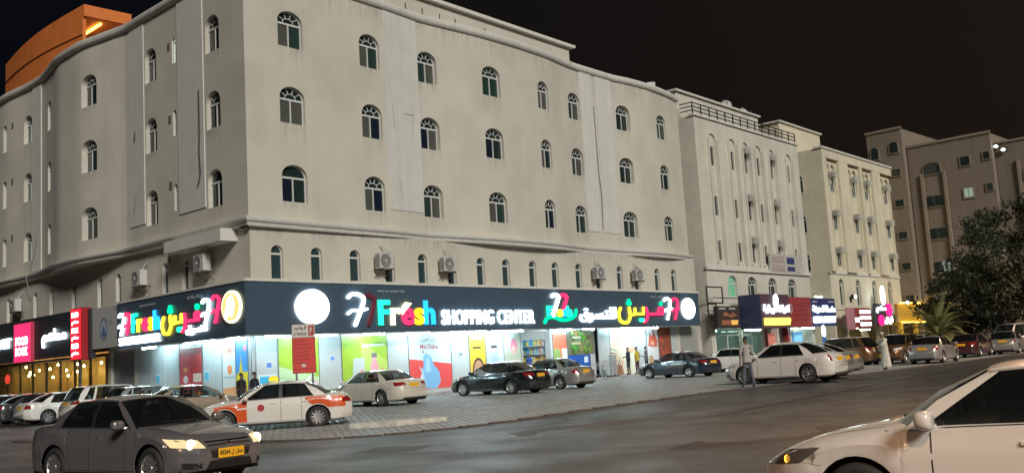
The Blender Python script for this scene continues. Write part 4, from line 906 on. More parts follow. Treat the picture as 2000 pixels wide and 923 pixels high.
word(pb, AR['park'], -.4, .1, 3.3, 3.46, -.03, mat('board_ink', (.05, .03, .03), .6), 'printed_text', offset=.01, depth=.003, joined=True, split=False); word(pb, 'ATTENTION', -.4, .12, 3.08, 3.2, -.03, _M['board_ink'], 'printed_text', offset=.015, depth=.003, split=False)
for k in range(7): MB().box(-.4, .12 + .25 * ((k * 7) % 3) / 3, -.0285, -.0265, 2.85 - k * .15, 2.885 - k * .15).build('text_line', mat('board_line', (.3, .03, .03), .6), pb)
disc(pb, 'coin', -.02, 1.86, .09, .07, -.03, -.0262, _M['board_white'], 14); MB().box(-.455, .455, -.028, -.0262, 1.70, 1.73).build('rule', _M['board_line'], pb)
# ------------------------------------------------------------------ shopping trolleys and grey stand by the entrance
CH = mat('trolley_chrome', (.5, .5, .5), .3, metal=.9)
def trolley(u, off, label):
    x, y = A(u, off); t = empty('shopping_trolley', (x, y, gz(x, y) + (.155 if off < KERB else .02)), PHA + R(90), label, 'trolley', 'shopping trolleys by the entrance')
    q = MB()
    for z, d in ((.98, 0), (.75, .03), (.5, .06)):
        for a, b in (((-.45 + d, -.27 + d), (.45 - d, -.22 + d)), ((.45 - d, -.22 + d), (.45 - d, .22 - d)), ((.45 - d, .22 - d), (-.45 + d, .27 - d)), ((-.45 + d, .27 - d), (-.45 + d, -.27 + d))): q.tube([(*a, z), (*b, z)], .012, 4)
    for k in range(9):
        a = -.42 + k * .105
        for s_ in (-1, 1): q.tube([(a, s_ * .25, .98), (a * .9, s_ * .2, .5)], .006, 4)
    for k in range(5): q.tube([(-.39, -.2 + k * .1, .5), (.39, -.16 + k * .08, .5)], .006, 4)
    q.build('basket', CH, t)
    q = MB()
    for s_ in (-1, 1): q.tube([(-.5, s_ * .26, 1.02), (-.42, s_ * .24, .18), (.42, s_ * .2, .18)], .016, 5)
    q.tube([(-.52, -.27, 1.03), (-.52, .27, 1.03)], .02, 6); q.build('frame', CH, t)
    for a, b in ((-.4, .22), (-.4, -.22), (.4, .18), (.4, -.18)): MB().lathe([(0, -.02), (.06, -.02), (.07, 0), (.06, .02), (0, .02)], 10, 'y', (a, b, .07)).build('wheel', mat('trolley_wheel', (.03, .03, .03), .6), t)
trolley(25.6, .35, 'shopping trolley right beside the grey stand'); trolley(24.9, .3, 'shopping trolley on the blue panel side of the other trolley')
x, y = A(26.55, .15)
t = empty('display_stand', (x, y, .15), PHA, 'tall plain grey stand next to the shopping trolleys', 'stand'); MB().bbox(-.3, .3, -.08, .08, .06, 1.35, .02).build('board', mat('stand_grey', (.38, .39, .41), .5), t); MB().bbox(-.34, .34, -.2, .2, 0, .06, .01).build('foot', K, t)
# ------------------------------------------------------------------ second building: ribbed beige block with caged air conditioners
P2 = mat('cream_render', (.60, .57, .50), .85, noise=.06, nscale=.8, stain=.06, streak=.04)
P3 = mat('yellow_cream_render', (.66, .60, .46), .85, noise=.06, nscale=.8, stain=.06, streak=.04)
CAGE = mat('cage_white', (.62, .60, .55), .6)
def block(name, u0, u1, depth, H, z0, m, label, off=-.7):
    x, y = A(u0, off); t = empty(name, (x, y, 0), PHA, label, 'building')
    W = u1 - u0
    q = MB(); q.box(0, W, 0, .5, z0, H); w = q.build('wall', m, t)
    MB().box(0, .3, .5, depth, 0.15, H).build('side_wall', m, t); MB().box(W - .3, W, .5, depth, 0.15, H).build('side_wall', m, t); MB().box(.3, W - .3, depth - .3, depth, 0.15, H).build('back_wall', m, t)
    MB().box(.3, W - .3, .5, depth - .3, H - .6, H - .4).build('roof', m, t)
    return t, w, W
_cg = None
def cage_unit(x, y, z, ph, label, group):
    global _cg
    t = empty('caged_air_conditioner', (x, y, z), ph, label, 'air conditioner', group)
    if _cg is None:
        body = MB().bbox(-.36, .36, -.42, .1, .06, .56, .015).mesh('casing'); body.materials.append(mat('old_ac', (.33, .31, .28), .6))
        q = MB()
        for z_ in (0, .15, .3, .45, .6): 
            q.tube([(-.52, -.55, z_), (.52, -.55, z_)], .017, 4); q.tube([(-.52, -.55, z_), (-.52, 0, z_)], .017, 4); q.tube([(.52, -.55, z_), (.52, 0, z_)], .017, 4)
        for k in range(8): q.tube([(-.52 + k * 1.04 / 7, -.55, 0), (-.52 + k * 1.04 / 7, -.55, .6)], .014, 4)
        for k in range(1, 4): q.tube([(-.52, -.55 + k * .15, 0), (-.52, -.55 + k * .15, .6)], .014, 4); q.tube([(.52, -.55 + k * .15, 0), (.52, -.55 + k * .15, .6)], .014, 4)
        cg = q.mesh('cage'); cg.materials.append(CAGE); _cg = (body, cg)
    link('casing', _cg[0], None, t); link('cage', _cg[1], None, t)
b2, w2, W2 = block('ribbed_building', 40.7, 58.9, 14, 19.05, 5.3, P2, 'cream block with vertical ribs and a black roof railing next to the corner building')
cols2 = [43.25, 46.5, 48.8, 51.0, 53.5, 56.8]; z2 = (16.35, 12.45, 9.0)
ch = MB(); wn_ = MB()
for i, u in enumerate(cols2):
    x = u - 40.7; ch.add(*put(arch_poly(1.15, 8.0, 18.0, 10), x, -.3, .14, 0))
    for z in z2: wn_.add(*put([(-.40, z - .85), (.40, z - .85), (.40, z + .65), (-.40, z + .65)], x, -.3, .30, 0))
for u in (44.6, 47.9, 51.5, 55.2): wn_.add(*put(arch_poly(1.5, 5.35, 6.99, 12, .56), u - 40.7, -.3, .3, 0))
boolean(w2, [ch, wn_])
for i, u in enumerate(cols2):
    for j, z in enumerate(z2):
        x = u - 40.7; o = MB().box(-.35, .35, -.02, .03, -.84, -.79).box(-.35, .35, -.02, .03, .59, .64).box(-.35, -.30, -.02, .03, -.79, .59).box(.30, .35, -.02, .03, -.79, .59).build('window', mat('dull_frame', (.3, .29, .26), .5), b2, loc=(x, .22, z))
        MB().box(-.3, .3, .0, .01, -.79, .59).build('pane', PANES[(i + j) % 3], o)
        if i in (2, 4): cx, cy = pos(PHA, x - .15, .12); cage_unit(b2.location.x + cx, b2.location.y + cy, z + .62, PHA, 'caged air conditioner on %s floor of the ribbed block, nearer the %s' % (('top', 'middle', 'lowest')[j], 'corner building' if i == 2 else 'arcaded block'), 'caged air conditioners on the ribbed block')
for u in (44.6, 47.9, 51.5, 55.2):
    fr_, ps_, fl_ = window_meshes('fan', 1.48, 5.36, 6.97); o = link('window', fr_, None, b2, (u - 40.7, .22, 0))
    gm = emi('green_lit_pane', (.18, .55, .30), .55) if u == 44.6 else None
    for p in ps_:
        if len(p.materials) == 0: p.materials.append(PANES[0])
        link('pane', p, gm or PANES[0], o)
    if len(fl_.materials) == 0: fl_.materials.append(PANES[0])
    link('fanlight', fl_, gm or PANES[1], o)
for i, u in enumerate(cols2):
    for s_ in (-1, 1): MB().box(u - 40.7 + s_ * .72 - .09, u - 40.7 + s_ * .72 + .09, -.14, 0, 7.9, 17.6).build('rib', P2, b2)
MB().box(-.1, W2 + .1, -.18, 0, 7.35, 7.6).build('string_course', TRIM, b2); MB().box(-.12, W2 + .12, -.14, .4, 19.05, 19.2).build('coping', TRIM, b2)
# roof railing
rl = empty('roof_railing', b2.location[:], PHA, 'black metal railing along the roof edge of the ribbed cream block', 'railing')
for k in range(15): MB().tube([(.1 + k * (W2 - .2) / 14, .1, 19.2), (.1 + k * (W2 - .2) / 14, .1, 20.1)], .05, 5).build('post', K, rl)
for z in (19.5, 19.8, 20.1): MB().tube([(.1, 1.2, z), (.1, .1, z), (W2 - .1, .1, z)], .045, 5).build('rail', K, rl)
q = MB().box(.2, 14.0, 1.5, 9, 18.4, 21.3); q.build('roof_room', P2, b2); MB().box(0, 14.2, 1.3, 9.2, 21.3, 21.45).build('roof_room_coping', TRIM, b2)
def dish(x, y, z, r, az, label):
    t = empty('satellite_dish', (x, y, z), az, label, 'satellite dish')
    q = MB().lathe([(.02, 0), (r * .4, .03), (r * .75, .12), (r, .24), (r * .98, .26), (r * .7, .15), (.02, .03)], 20, 'y', (0, 0, .9)); q.build('bowl', mat('dish_grey', (.45, .44, .42), .6), t, smooth=True, rot=(R(-25), 0, 0))
    MB().tube([(0, .1, 0), (0, .1, .85)], .035, 6).build('mast', K, t); MB().tube([(0, .1, .8), (0, -.65, 1.15)], .015, 5).build('feed_arm', K, t)
for u, off, z, r, az, lb in ((49.6, -2.35, 21.1, .5, PHA - .9, 'satellite dish standing on the roof room of the ribbed block'), (54.0, -2.35, 21.0, .62, PHA + .1, 'larger satellite dish at the far end of the roof room of the ribbed block')):
    x, y = A(u, off); dish(x, y, z, r, az, lb)
# faded banner and small signs on the facade
def board(u0, u1, z0, z1, off, bg, label, items=(), th=.15, name='shop_sign', e=None):
    x, y = A(u0, off); t = empty(name, (x, y, z0), PHA, label, 'sign'); w, h = u1 - u0, z1 - z0
    MB().bbox(0, w, 0, th, 0, h, .01).build('panel', bg, t)
    for s_, a0, a1, b0, b1, m_ in items:
        if s_ is None: MB().box(w * a0, w * a1, -.03, -.002, h * b0, h * b1).build('printed_block', m_, t)
        else: word(t, s_, w * a0, w * a1, h * b0, h * b1, -.05, m_, offset=.02, depth=.04, joined=ord(s_[0]) > 0x600)
    return t
FAD = mat('faded_print', (.42, .34, .30), .7); NAV = mat('navy_print', (.03, .05, .16), .6)
board(51.0, 57.4, 7.45, 9.0, -.5, mat('banner_white', (.50, .48, .44), .7, noise=.2, nscale=2), 'faded white banner with navy block on the ribbed cream block', [(None, .04, .42, .55, .9, FAD), (None, .04, .42, .1, .4, FAD), (None, .5, .72, .5, .85, NAV), (None, .5, .72, .12, .35, NAV)], name='banner')
# ground floor shops of the second building
gf = empty('ground_floor', (0, 0, 0)); gf.parent = b2
MB().box(0, W2, 3.6, 3.8, .15, 5.3).build('back_wall', IW, gf); MB().box(0, W2, .3, 3.7, 3.05, 3.15).build('ceiling', IW, gf); MB().box(0, W2, .2, 3.7, .151, .17).build('floor', _M['shop_floor'], gf)
for x in (-.02, .32, 4.6, 8.3, 10.9, 13.2, 17.9): MB().box(x, x + .3, 0, .6, .15, 5.3).build('pier', P2, gf)
for x in (4.7, 8.4, 13.3): MB().box(x, x + .15, .6, 3.6, .15, 3.05).build('party_wall', IW, gf)
MB().box(0, W2, .1, .5, 3.05, 5.3).build('lintel', P2, gf)
def shop_tube(u, off, z, L, m, label):
    x, y = A(u, off); t = empty('tube_light', (x, y, z), PHA, label, 'tube light', 'tube lights of the smaller shops'); MB().tube([(-L / 2, 0, 0), (L / 2, 0, 0)], .05, 8).build('tube', m, t); MB().box(-L / 2, L / 2, -.05, .05, .06, .1).build('housing', _M['batten_white'], t)
TG = emi('tube_greenish', (.75, 1.0, .85), 14); TB = emi('tube_blue', (.6, .9, 1.0), 14)
for u, m_ in ((43.2, TG), (47.2, TG), (55.0, TB), (57.6, TG)): shop_tube(u, -2.2, 2.85, 2.0, m_, 'lit ceiling tube inside the %s' % {43.2: 'barber shop', 47.2: 'shop under the projecting sign', 55.0: 'shop behind the red sign panel', 57.6: 'laundry'}[u])
for u, m_ in ((45.6, TG), (55.6, TB)): shop_tube(u, .15, 2.75, 2.6, m_, 'lit tube over the doorway under the %s' % ('projecting sign' if u < 50 else 'dark red sign panel'))
BRW = mat('brown_board', (.055, .042, .038), .5); DBL = mat('darkblue_board', (.022, .035, .085), .4); PUR = mat('plum_board', (.10, .05, .075), .5); RED = mat('red_board', (.32, .05, .05), .5); NVB = mat('navy_board', (.03, .04, .13), .5)
AMB = emi('letter_amber_soft', (1.0, .55, .12), .7); AMB2 = emi('letter_amber_dim', (.9, .35, .2), .22)
board(40.0, 43.75, 2.95, 4.55, .15, BRW, 'brown barber shop sign with half-lit amber letters', [('BARBER', .22, .58, .14, .36, AMB2), ('SHOP', .60, .86, .14, .36, AMB), (AR['barb'], .3, .8, .48, .72, AMB2), (None, .14, .4, .86, .93, SMALLT), (None, .55, .8, .86, .93, SMALLT)])
x, y = A(43.75, 1.9)
t = empty('shop_sign', (x, y, 2.8), PHA, 'boxy projecting sign with dark blue side and glowing white and yellow letters', 'sign')
MB().bbox(0, 4.9, 0, 1.8, 0, 2.55, .01).build('panel', PUR, t); MB().box(-.06, -.002, .02, 1.78, .02, 2.53).build('side_panel', DBL, t)
EYs = emi('letter_yellow_strong', (1, .85, .08), 2.6)
word(t, AR['tail'], .35, 4.7, 1.05, 1.75, -.05, EW, offset=.03, joined=True); word(t, 'SALE SHINE SHOP', .35, 4.75, .2, .75, -.05, EYs, offset=.04, gap=.03)
q = ribbon([(2.2, 1.8), (2.3, 2.35), (2.55, 2.5), (2.8, 2.2), (2.7, 1.85)], .15, -.09, -.002); q.build('crest', EW, t); disc(t, 'crest_dot', 2.5, 2.1, .12, .2, -.1, -.002, EW, 14)
x, y = A(51.4, .3)
t = empty('shop_sign', (x, y, 2.85), PHA, 'dark red sign panel with a pale ring next to the laundry sign', 'sign'); MB().bbox(0, 4.9, 0, .2, 0, 2.5, .01).build('panel', RED, t)
q = ribbon([(.9 + .28 * math.cos(k * math.pi / 8), 1.55 + .35 * math.sin(k * math.pi / 8)) for k in range(17)], .09, -.02, -.002); q.build('ring', mat('ring_pale', (.6, .5, .6), .5), t)
for z in (.6, 1.0, 1.4, 1.8): MB().box(1.4, 4.7, -.012, -.002, z, z + .05).build('groove', mat('groove_dark', (.2, .03, .03), .6), t)
board(56.4, 61.5, 2.9, 5.3, .3, NVB, 'navy laundry sign with glowing white letters', [(AR['laun'], .04, .96, .46, .74, EW), ('NEW LAUNDRY', .04, .96, .12, .34, EW), (None, .05, .25, .86, .9, SMALLT), (None, .7, .95, .86, .9, SMALLT)])
# shop window contents
def shopitem(u, off, z0, w, h, c, label, nm='shop_display', cat='display', d=.4):
    x, y = A(u, off); t = empty(nm, (x, y, z0), PHA, label, cat); MB().bbox(-w / 2, w / 2, 0, d, 0, h, .02).build('body', pm_(c), t); MB().box(-w * .4, w * .4, -.02, -.001, h * .55, h * .9).build('front_panel', pm_(tuple(min(1, v * 1.5 + .05) for v in c)), t); return t
shopitem(42.3, -2.8, .17, .9, 1.7, (.08, .3, .3), 'teal cabinet inside the barber shop'); shopitem(43.9, -3.0, .17, 1.2, 1.9, (.35, .4, .2), 'olive poster cabinet inside the barber shop'); shopitem(47.3, -2.8, .17, 1.6, 2.0, (.12, .2, .16), 'dark green cabinet inside the shop under the projecting sign')
shopitem(51.0, -1.0, .17, 1.8, 2.3, (.5, .15, .12), 'pink-red display in the shop doorway beside the red pillar'); shopitem(55.5, -.75, .17, 1.9, 2.35, (.15, .42, .7), 'blue vending panel in front of the laundry'); shopitem(58.0, -1.6, .17, 1.2, 1.2, (.02, .025, .03), 'black counter inside the laundry', d=.5)
MB().box(8.6, 8.9, -.1, .4, .15, 2.9).build('red_pillar', RED, gf); MB().box(12.6, 12.95, -.1, .4, .15, 2.9).build('red_pillar', RED, gf)
for x0, x1 in ((.7, 4.5), (5.0, 8.2)):
    q = MB()
    for x in (x0, (x0 + x1) / 2, x1): q.box(x - .05, x + .05, .12, .2, .17, 2.9)
    q.box(x0, x1, .12, .2, 2.4, 2.48).build('window_frame', WFRAME, gf); MB().box(x0, x1, .15, .16, .2, 2.9).build('pane', _M['shop_glass'], gf)
x, y = A(57.4, .75); t = empty('oval_sign', (x, y, 1.9), PHA, 'small glowing white oval sign on a blue stand by the laundry', 'sign'); disc(t, 'light_face', 0, .55, .33, .5, -.06, .06, emi('oval_white', (.85, .95, 1), 2.0)); MB().box(-.3, .3, -.04, .04, -1.75, .1).build('stand', pm_((.05, .2, .55)), t)

shop_tube(61.6, -1.2, 5.6, 1.6, TG, 'greenish tube lighting the gap wall behind the navy laundry sign')
# ------------------------------------------------------------------ third building: yellow-cream block with arched strips
b3, w3, W3 = block('arcaded_building', 63.5, 82.4, 15, 19.4, 4.4, P3, 'yellow-cream block with tall arched window strips beyond the ribbed block')
strips = [(1.2, 3.6), (6.3, 9.0), (9.9, 12.3), (14.9, 17.9)]
ch = MB(); ch2 = MB()
for a, b in strips:
    n = 2; w = (b - a) / n
    ch.add(*put([(a, 8.1), (b, 8.1), (b, 16.3), (a, 16.3)], 0, -.3, .16, 0))
    for k in range(n): ch2.add(*put(arch_poly(w - .12, 8.2, 18.2, 8), a + w * (k + .5), -.31, .24, 0))
for x in (2.4, 6.5, 10.7, 15.0): ch2.add(*put(arch_poly(1.1, 4.75, 7.3, 10, .545), x, -.31, .32, 0))
boolean(w3, [ch, ch2])
for si, (a, b) in enumerate(strips):
    w = (b - a) / 2
    for k in range(2):
        x = a + w * (k + .5)
        for z in (15.6, 12.0, 8.5):
            o = MB().box(-.42, .42, -.02, .02, 0, .05).box(-.42, .42, -.02, .02, 1.55, 1.6).box(-.42, -.37, -.02, .02, .05, 1.55).box(.37, .42, -.02, .02, .05, 1.55).box(-.02, .02, -.02, .02, .05, 1.55).build('window', WFRAME, b3, loc=(x, .2, z)); MB().box(-.37, .37, .005, .012, .05, 1.55).build('pane', PANES[(k + int(z)) % 3], o)
    for j, z in enumerate((16.9, 13.2, 9.7)):
        cx, cy = pos(PHA, (a + b) / 2 + .3, .1); cage_unit(b3.location.x + cx, b3.location.y + cy, z, PHA, 'caged air conditioner on %s floor of the arcaded block, %s strip from ribbed block' % (('top', 'middle', 'lowest')[j], ('first', 'second', 'third', 'last')[si]), 'caged air conditioners on the arcaded block')
for x in (2.4, 6.5, 10.7, 15.0):
    fr_, ps_, fl_ = window_meshes('fan', 1.08, 4.8, 7.28); o = link('window', fr_, None, b3, (x, .25, 0))
    for p in ps_:
        if len(p.materials) == 0: p.materials.append(PANES[0])
        link('pane', p, PANES[0], o)
    if len(fl_.materials) == 0: fl_.materials.append(PANES[0])
    link('fanlight', fl_, PANES[1], o)
for z in (16.4, 12.6, 9.0):       # side windows facing the gap
    fr_, ps_, fl_ = window_meshes('fan', 1.2, -.9, .9); o = link('window', fr_, None, b3, (-.05, 2.3, z), (0, 0, R(-90)))
    for p in ps_:
        if len(p.materials) == 0: p.materials.append(PANES[0])
        link('pane', p, None, o)
    if len(fl_.materials) == 0: fl_.materials.append(PANES[0])
    link('fanlight', fl_, None, o)
for x0_, x1_ in ((0, 1.0), (3.8, 6.1), (9.15, 9.75), (12.5, 14.7), (18.1, 18.9)): MB().box(x0_, x1_, -.32, 0, 7.9, 18.6).build('column', P3, b3)
MB().box(0, W3, -.34, 0, 18.6, 19.4).build('frieze', P3, b3)
MB().box(-.12, W3 + .12, -.46, .4, 19.4, 19.58).build('coping', TRIM, b3); MB().box(-.08, W3 + .08, -.1, 0, 7.7, 7.9).build('string_course', TRIM, b3); MB().box(-.6, 8.8, 3.3, 11, 19, 22.5).build('roof_room', P3, b3)
MB().box(-.8, 9.0, 3.1, 11.2, 22.5, 22.65).build('roof_room_coping', TRIM, b3)
gf = empty('ground_floor', (0, 0, 0)); gf.parent = b3
MB().box(0, W3, 3.6, 3.8, .15, 4.4).build('back_wall', mat('warm_shop_wall', (.5, .42, .25), .7), gf); MB().box(0, W3, .3, 3.7, 3.0, 3.1).build('ceiling', IW, gf); MB().box(0, W3, .2, 3.7, .151, .17).build('floor', _M['shop_floor'], gf); MB().box(0, W3, .1, .5, 2.8, 4.4).build('lintel', P3, gf)
for x in (-.02, 2.8, 7.6, 11.4, 13.2, 15.6, 18.6): MB().box(x, x + .3, 0, .6, .15, 4.4).build('pier', P3, gf)
board(63.4, 65.2, 2.5, 4.5, .55, mat('pink_board', (.5, .22, .26), .5), 'plain pink sign panel at the near edge of the arcaded block')
board(65.2, 70.0, 2.65, 4.5, .25, RED, 'dark red shop sign with three rows of white lettering', [(None, .05 + .11 * k, .14 + .11 * k, .3, .5, EW) for k in range(3)] + [(None, .42 + .14 * k, .54 + .14 * k, z_, z_ + .16, EW) for k in range(4) for z_ in (.1, .42, .72)])
x, y = A(72.6, .6); t = empty('bakery_sign', (x, y, 2.8), PHA, 'cluster of glowing white oval and pink round sign shapes', 'sign'); MB().bbox(-2.2, 2.2, .05, .25, 0, 2.1, .01).build('panel', RS, t)
disc(t, 'oval', 0, 2.9, .5, .95, -.08, .06, _M['oval_white']); MB().box(-.05, .05, .08, .16, 2.0, 2.2).build('bracket', K, t); disc(t, 'pink_disc', 1.25, 1.5, .72, .62, -.08, .06, emi('pink_disc', (1.0, .02, .22), 1.3)); disc(t, 'pink_disc', -1.0, .5, .6, .5, -.09, .06, _M['pink_disc'])
word(t, AR['mtam'], -1.9, .4, 1.2, 1.9, -.02, EW, offset=.03, joined=True); word(t, AR['fresh'], 0, 2.0, .1, .85, -.02, EW, offset=.03, joined=True)
shop_tube(68.0, .3, 2.45, 2.4, TG, 'lit tube over the doorway of the red-signed shop in the arcaded block'); shop_tube(71, -2, 2.7, 2.4, emi('tube_warm', (1, .8, .45), 9), 'lit ceiling tube inside a shop of the arcaded block')
GOLD = mat('gold_trim', (.65, .42, .06), .45); GE = emi('gold_tube', (1.0, .60, .08), 12.0)
x, y = A(75.2, 1.0); t = empty('gilded_canopy', (x, y, 0), PHA, 'gold-lit slatted canopy over the restaurant at the end of the row', 'canopy')
for k in range(22): MB().box(.1 + k * .325, .3 + k * .325, -.14, .1, 3.3, 4.75).build('slat', GOLD, t)
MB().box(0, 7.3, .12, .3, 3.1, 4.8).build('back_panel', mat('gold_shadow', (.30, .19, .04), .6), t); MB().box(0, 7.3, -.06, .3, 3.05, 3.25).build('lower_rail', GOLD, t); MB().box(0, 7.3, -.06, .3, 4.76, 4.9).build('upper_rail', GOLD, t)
for z in (4.96, 3.0): MB().tube([(.1, -.3, z), (7.2, -.3, z)], .035, 6).build('light_strip', GE, t)
for x_ in (1.0, 5.4): MB().box(x_, x_ + .7, .2, .5, .15, 3.0).build('pillar', GOLD, t)
x, y = A(77.6, 1.15); MBt = empty('wall_lamp', (x, y, 5.0), PHA, 'white floodlight on the wall above the gilded canopy', 'lamp'); disc(MBt, 'lamp_face', 0, 0, .22, .16, -.1, -.02, emi('flood_face', (.9, 1, .9), 6)); MB().bbox(-.25, .25, -.02, .12, -.2, .2, .02).build('lamp_body', K, MBt)
x, y = A(67.6, -.4); MBt = empty('wall_lamp', (x, y, 5.6), PHA, 'white floodlight on the wall above the dark red shop sign', 'lamp'); disc(MBt, 'lamp_face', 0, 0, .22, .16, -.3, -.22, _M['flood_face']); MB().bbox(-.25, .25, -.22, .1, -.2, .2, .02).build('lamp_body', K, MBt)

# ------------------------------------------------------------------ far block facing down the street
D4 = 110.0; x4, y4 = 47.56, 99.19
P4 = mat('far_render', (.22, .175, .135), .9, noise=.06, nscale=.6, streak=.08)
b4 = empty('apartment_block', (x4, y4, 0), PHB, 'brown-lit apartment block with tower behind the dark trees', 'building')
MB().box(-7.0, 1.4, 0, 16, 0, 21.4).build('wall', P4, b4); MB().box(-10.9, -7.1, -.8, 10, 0, 23.5).build('tower', P4, b4); MB().box(-16, -11, 2, 12, 0, 20.5).build('rear_wing', P4, b4)
MB().box(1.45, 7.5, .9, 14, 0, 20.3).build('wing', P4, b4); MB().box(7.55, 16, 3.0, 14, 0, 19.0).build('wing', P4, b4)
def slab(nm, x0, x1, z0, z1, y): return MB().box(x0, x1, y, y + .1, z0, z1).build(nm, TRIM4, b4)
TRIM4 = mat('far_trim', (.26, .21, .16), .85)
slab('coping', -7.1, 1.5, 21.4, 21.65, -.12); slab('coping', -11.0, -7.0, 23.5, 23.75, -.92); slab('coping', 1.45, 7.6, 20.3, 20.5, .78)
LGT = emi('far_lit_pane', (.75, .95, .75), .25)
def fw(x, z, w, h, y, arch=False, lit=False):
    o = MB().prism(arch_poly(w + .24, -h / 2 - .12, h / 2 + .12, 8, .6 if arch else .02), -.10, -.005).build('window', TRIM4, b4, loc=(x, y, z))
    for s_ in (-1, 1): MB().box(min(0, s_ * w / 2) + .03, max(0, s_ * w / 2) - .03, -.13, -.101, -h / 2, h / 2 - (.35 if arch else 0)).build('pane', LGT if lit and (s_ > 0 or lit == 2) else PANES[0], o)
    if arch: MB().prism(arch_poly(w - .06, h / 2 - .3, h / 2 + .06, 8, .34), -.13, -.101).build('fanlight', PANES[0], o)
for k, z in enumerate((18.8, 15.4, 12.0, 8.5, 5.1)): fw(-4.6, z, 1.7, 1.1, 0, k == 0, lit=1 if k == 3 else False)
for k, z in enumerate((19.0, 15.7, 12.3, 9.0)): fw(-1.2, z, .9, .9, 0, lit=2 if k == 1 else False)
for k, z in enumerate((19.2, 16.0, 12.6, 9.2)): fw(.9, z, .6, .7, 0)
for k, z in enumerate((16.9, 13.6, 10.2, 6.8)): fw(4.6, z, 1.3, 1.1, .9, k == 0, lit=1 if k == 1 else False)
for k, z in enumerate((21.6, 18.9, 15.6, 12.2, 8.9, 5.5)): fw(-8.0, z, .9, .7 if k else 1.1, -.8, k == 0)
fw(-10.1, 21.3, .8, 1.2, -.8, True)
for x in (-5.7, -3.4, 3.5, 5.7): MB().box(x - .14, x + .14, (-.25 if x < 2 else .65), (0 if x < 2 else .9), 3, 18.4).build('rib', TRIM4, b4)
for k, x in enumerate((1.7, 2.35)):
    px, py = pos(PHB, x, .6); t = empty('flood_lamp', (x4 + px, y4 + py, 20.0 - k * .45), PHB, ('upper', 'lower')[k] + ' floodlight on the roof corner of the far apartment block', 'lamp', 'roof floodlights of the far block'); disc(t, 'lamp_face', 0, 0, .2, .14, -.1, -.02, emi('far_flood', (.9, 1, .95), 4)); MB().bbox(-.3, .3, -.02, .1, -.22, .22, .02).build('lamp_body', K, t)
# ------------------------------------------------------------------ vehicles
TYRE = mat('tyre_rubber', (.018, .018, .019), .75); RIMD = mat('rim_dark', (.02, .02, .02), .6); RIMS = mat('rim_silver', (.55, .55, .55), .28, metal=.85)
BLK = mat('black_plastic', (.015, .015, .016), .5); CHR = mat('chrome', (.7, .7, .7), .12, metal=1.0); PLATE = mat('plate_yellow', (.80, .42, .02), .45); TAIL = mat('tail_red', (.22, .012, .012), .12, coat=.6); LENS = mat('lamp_clear', (.55, .56, .55), .1, coat=.6)
G_DARK = glass('car_glass_dark', (.006, .007, .008), .14, .02); G_MID = glass('car_glass_mid', (.010, .012, .013), .38, .02); G_CLR = glass('car_glass_clear', (.012, .015, .016), .62, .02)
SEATM = mat('seat_fabric', (.07, .065, .06), .9)
_wheels = {}
def wheel_meshes(r, w, spokes):
    key = (r, w, spokes)
    if key in _wheels: return _wheels[key]
    ty = MB().lathe([(r * .64, -w / 2 + .02), (r * .70, -w / 2), (r * .90, -w / 2 + .004), (r * .975, -w / 2 + .03), (r, -w / 2 + .06), (r, w / 2 - .06), (r * .975, w / 2 - .03), (r * .9, w / 2 - .004), (r * .7, w / 2), (r * .64, w / 2 - .02)], 28, 'y').mesh('wheel', True, True); ty.materials.append(TYRE)
    q = MB(); ro = r * .66
    q.lathe([(ro, -w / 2 + .015), (ro * .97, -w / 2 + .01), (ro * .9, -w / 2 + .03), (ro * .88, 0), (ro * .88, w / 2 - .02)], 28, 'y')
    q.lathe([(.001, -w / 2 + .02), (.045, -w / 2 + .02), (.06, -w / 2 + .035), (.07, -w / 2 + .09)], 14, 'y')
    for k in range(spokes):
        a = 2 * math.pi * k / spokes; c, s = math.cos(a), math.sin(a); wi, wo = .032, (.055 if spokes <= 6 else .03); ya, yc = -w / 2 + .03, -w / 2 + .07
        def P(rr, t, y): return (c * rr - s * t, y, s * rr + c * t)
        q.add([P(.04, -wi, ya), P(.04, wi, ya), P(ro * .93, wo, ya - .012), P(ro * .93, -wo, ya - .012), P(.04, -wi, yc), P(.04, wi, yc), P(ro * .93, wo, yc), P(ro * .93, -wo, yc)], [(0, 1, 2, 3), (0, 4, 5, 1), (3, 2, 6, 7), (0, 3, 7, 4), (1, 5, 6, 2), (4, 7, 6, 5)])
    rim = q.mesh('rim', True, True, 35); rim.materials.append(RIMS)
    dk = MB().lathe([(.001, 0), (ro * .87, 0)], 24, 'y').mesh('brake_disc'); dk.materials.append(RIMD)
    _wheels[key] = (ty, rim, dk); return _wheels[key]
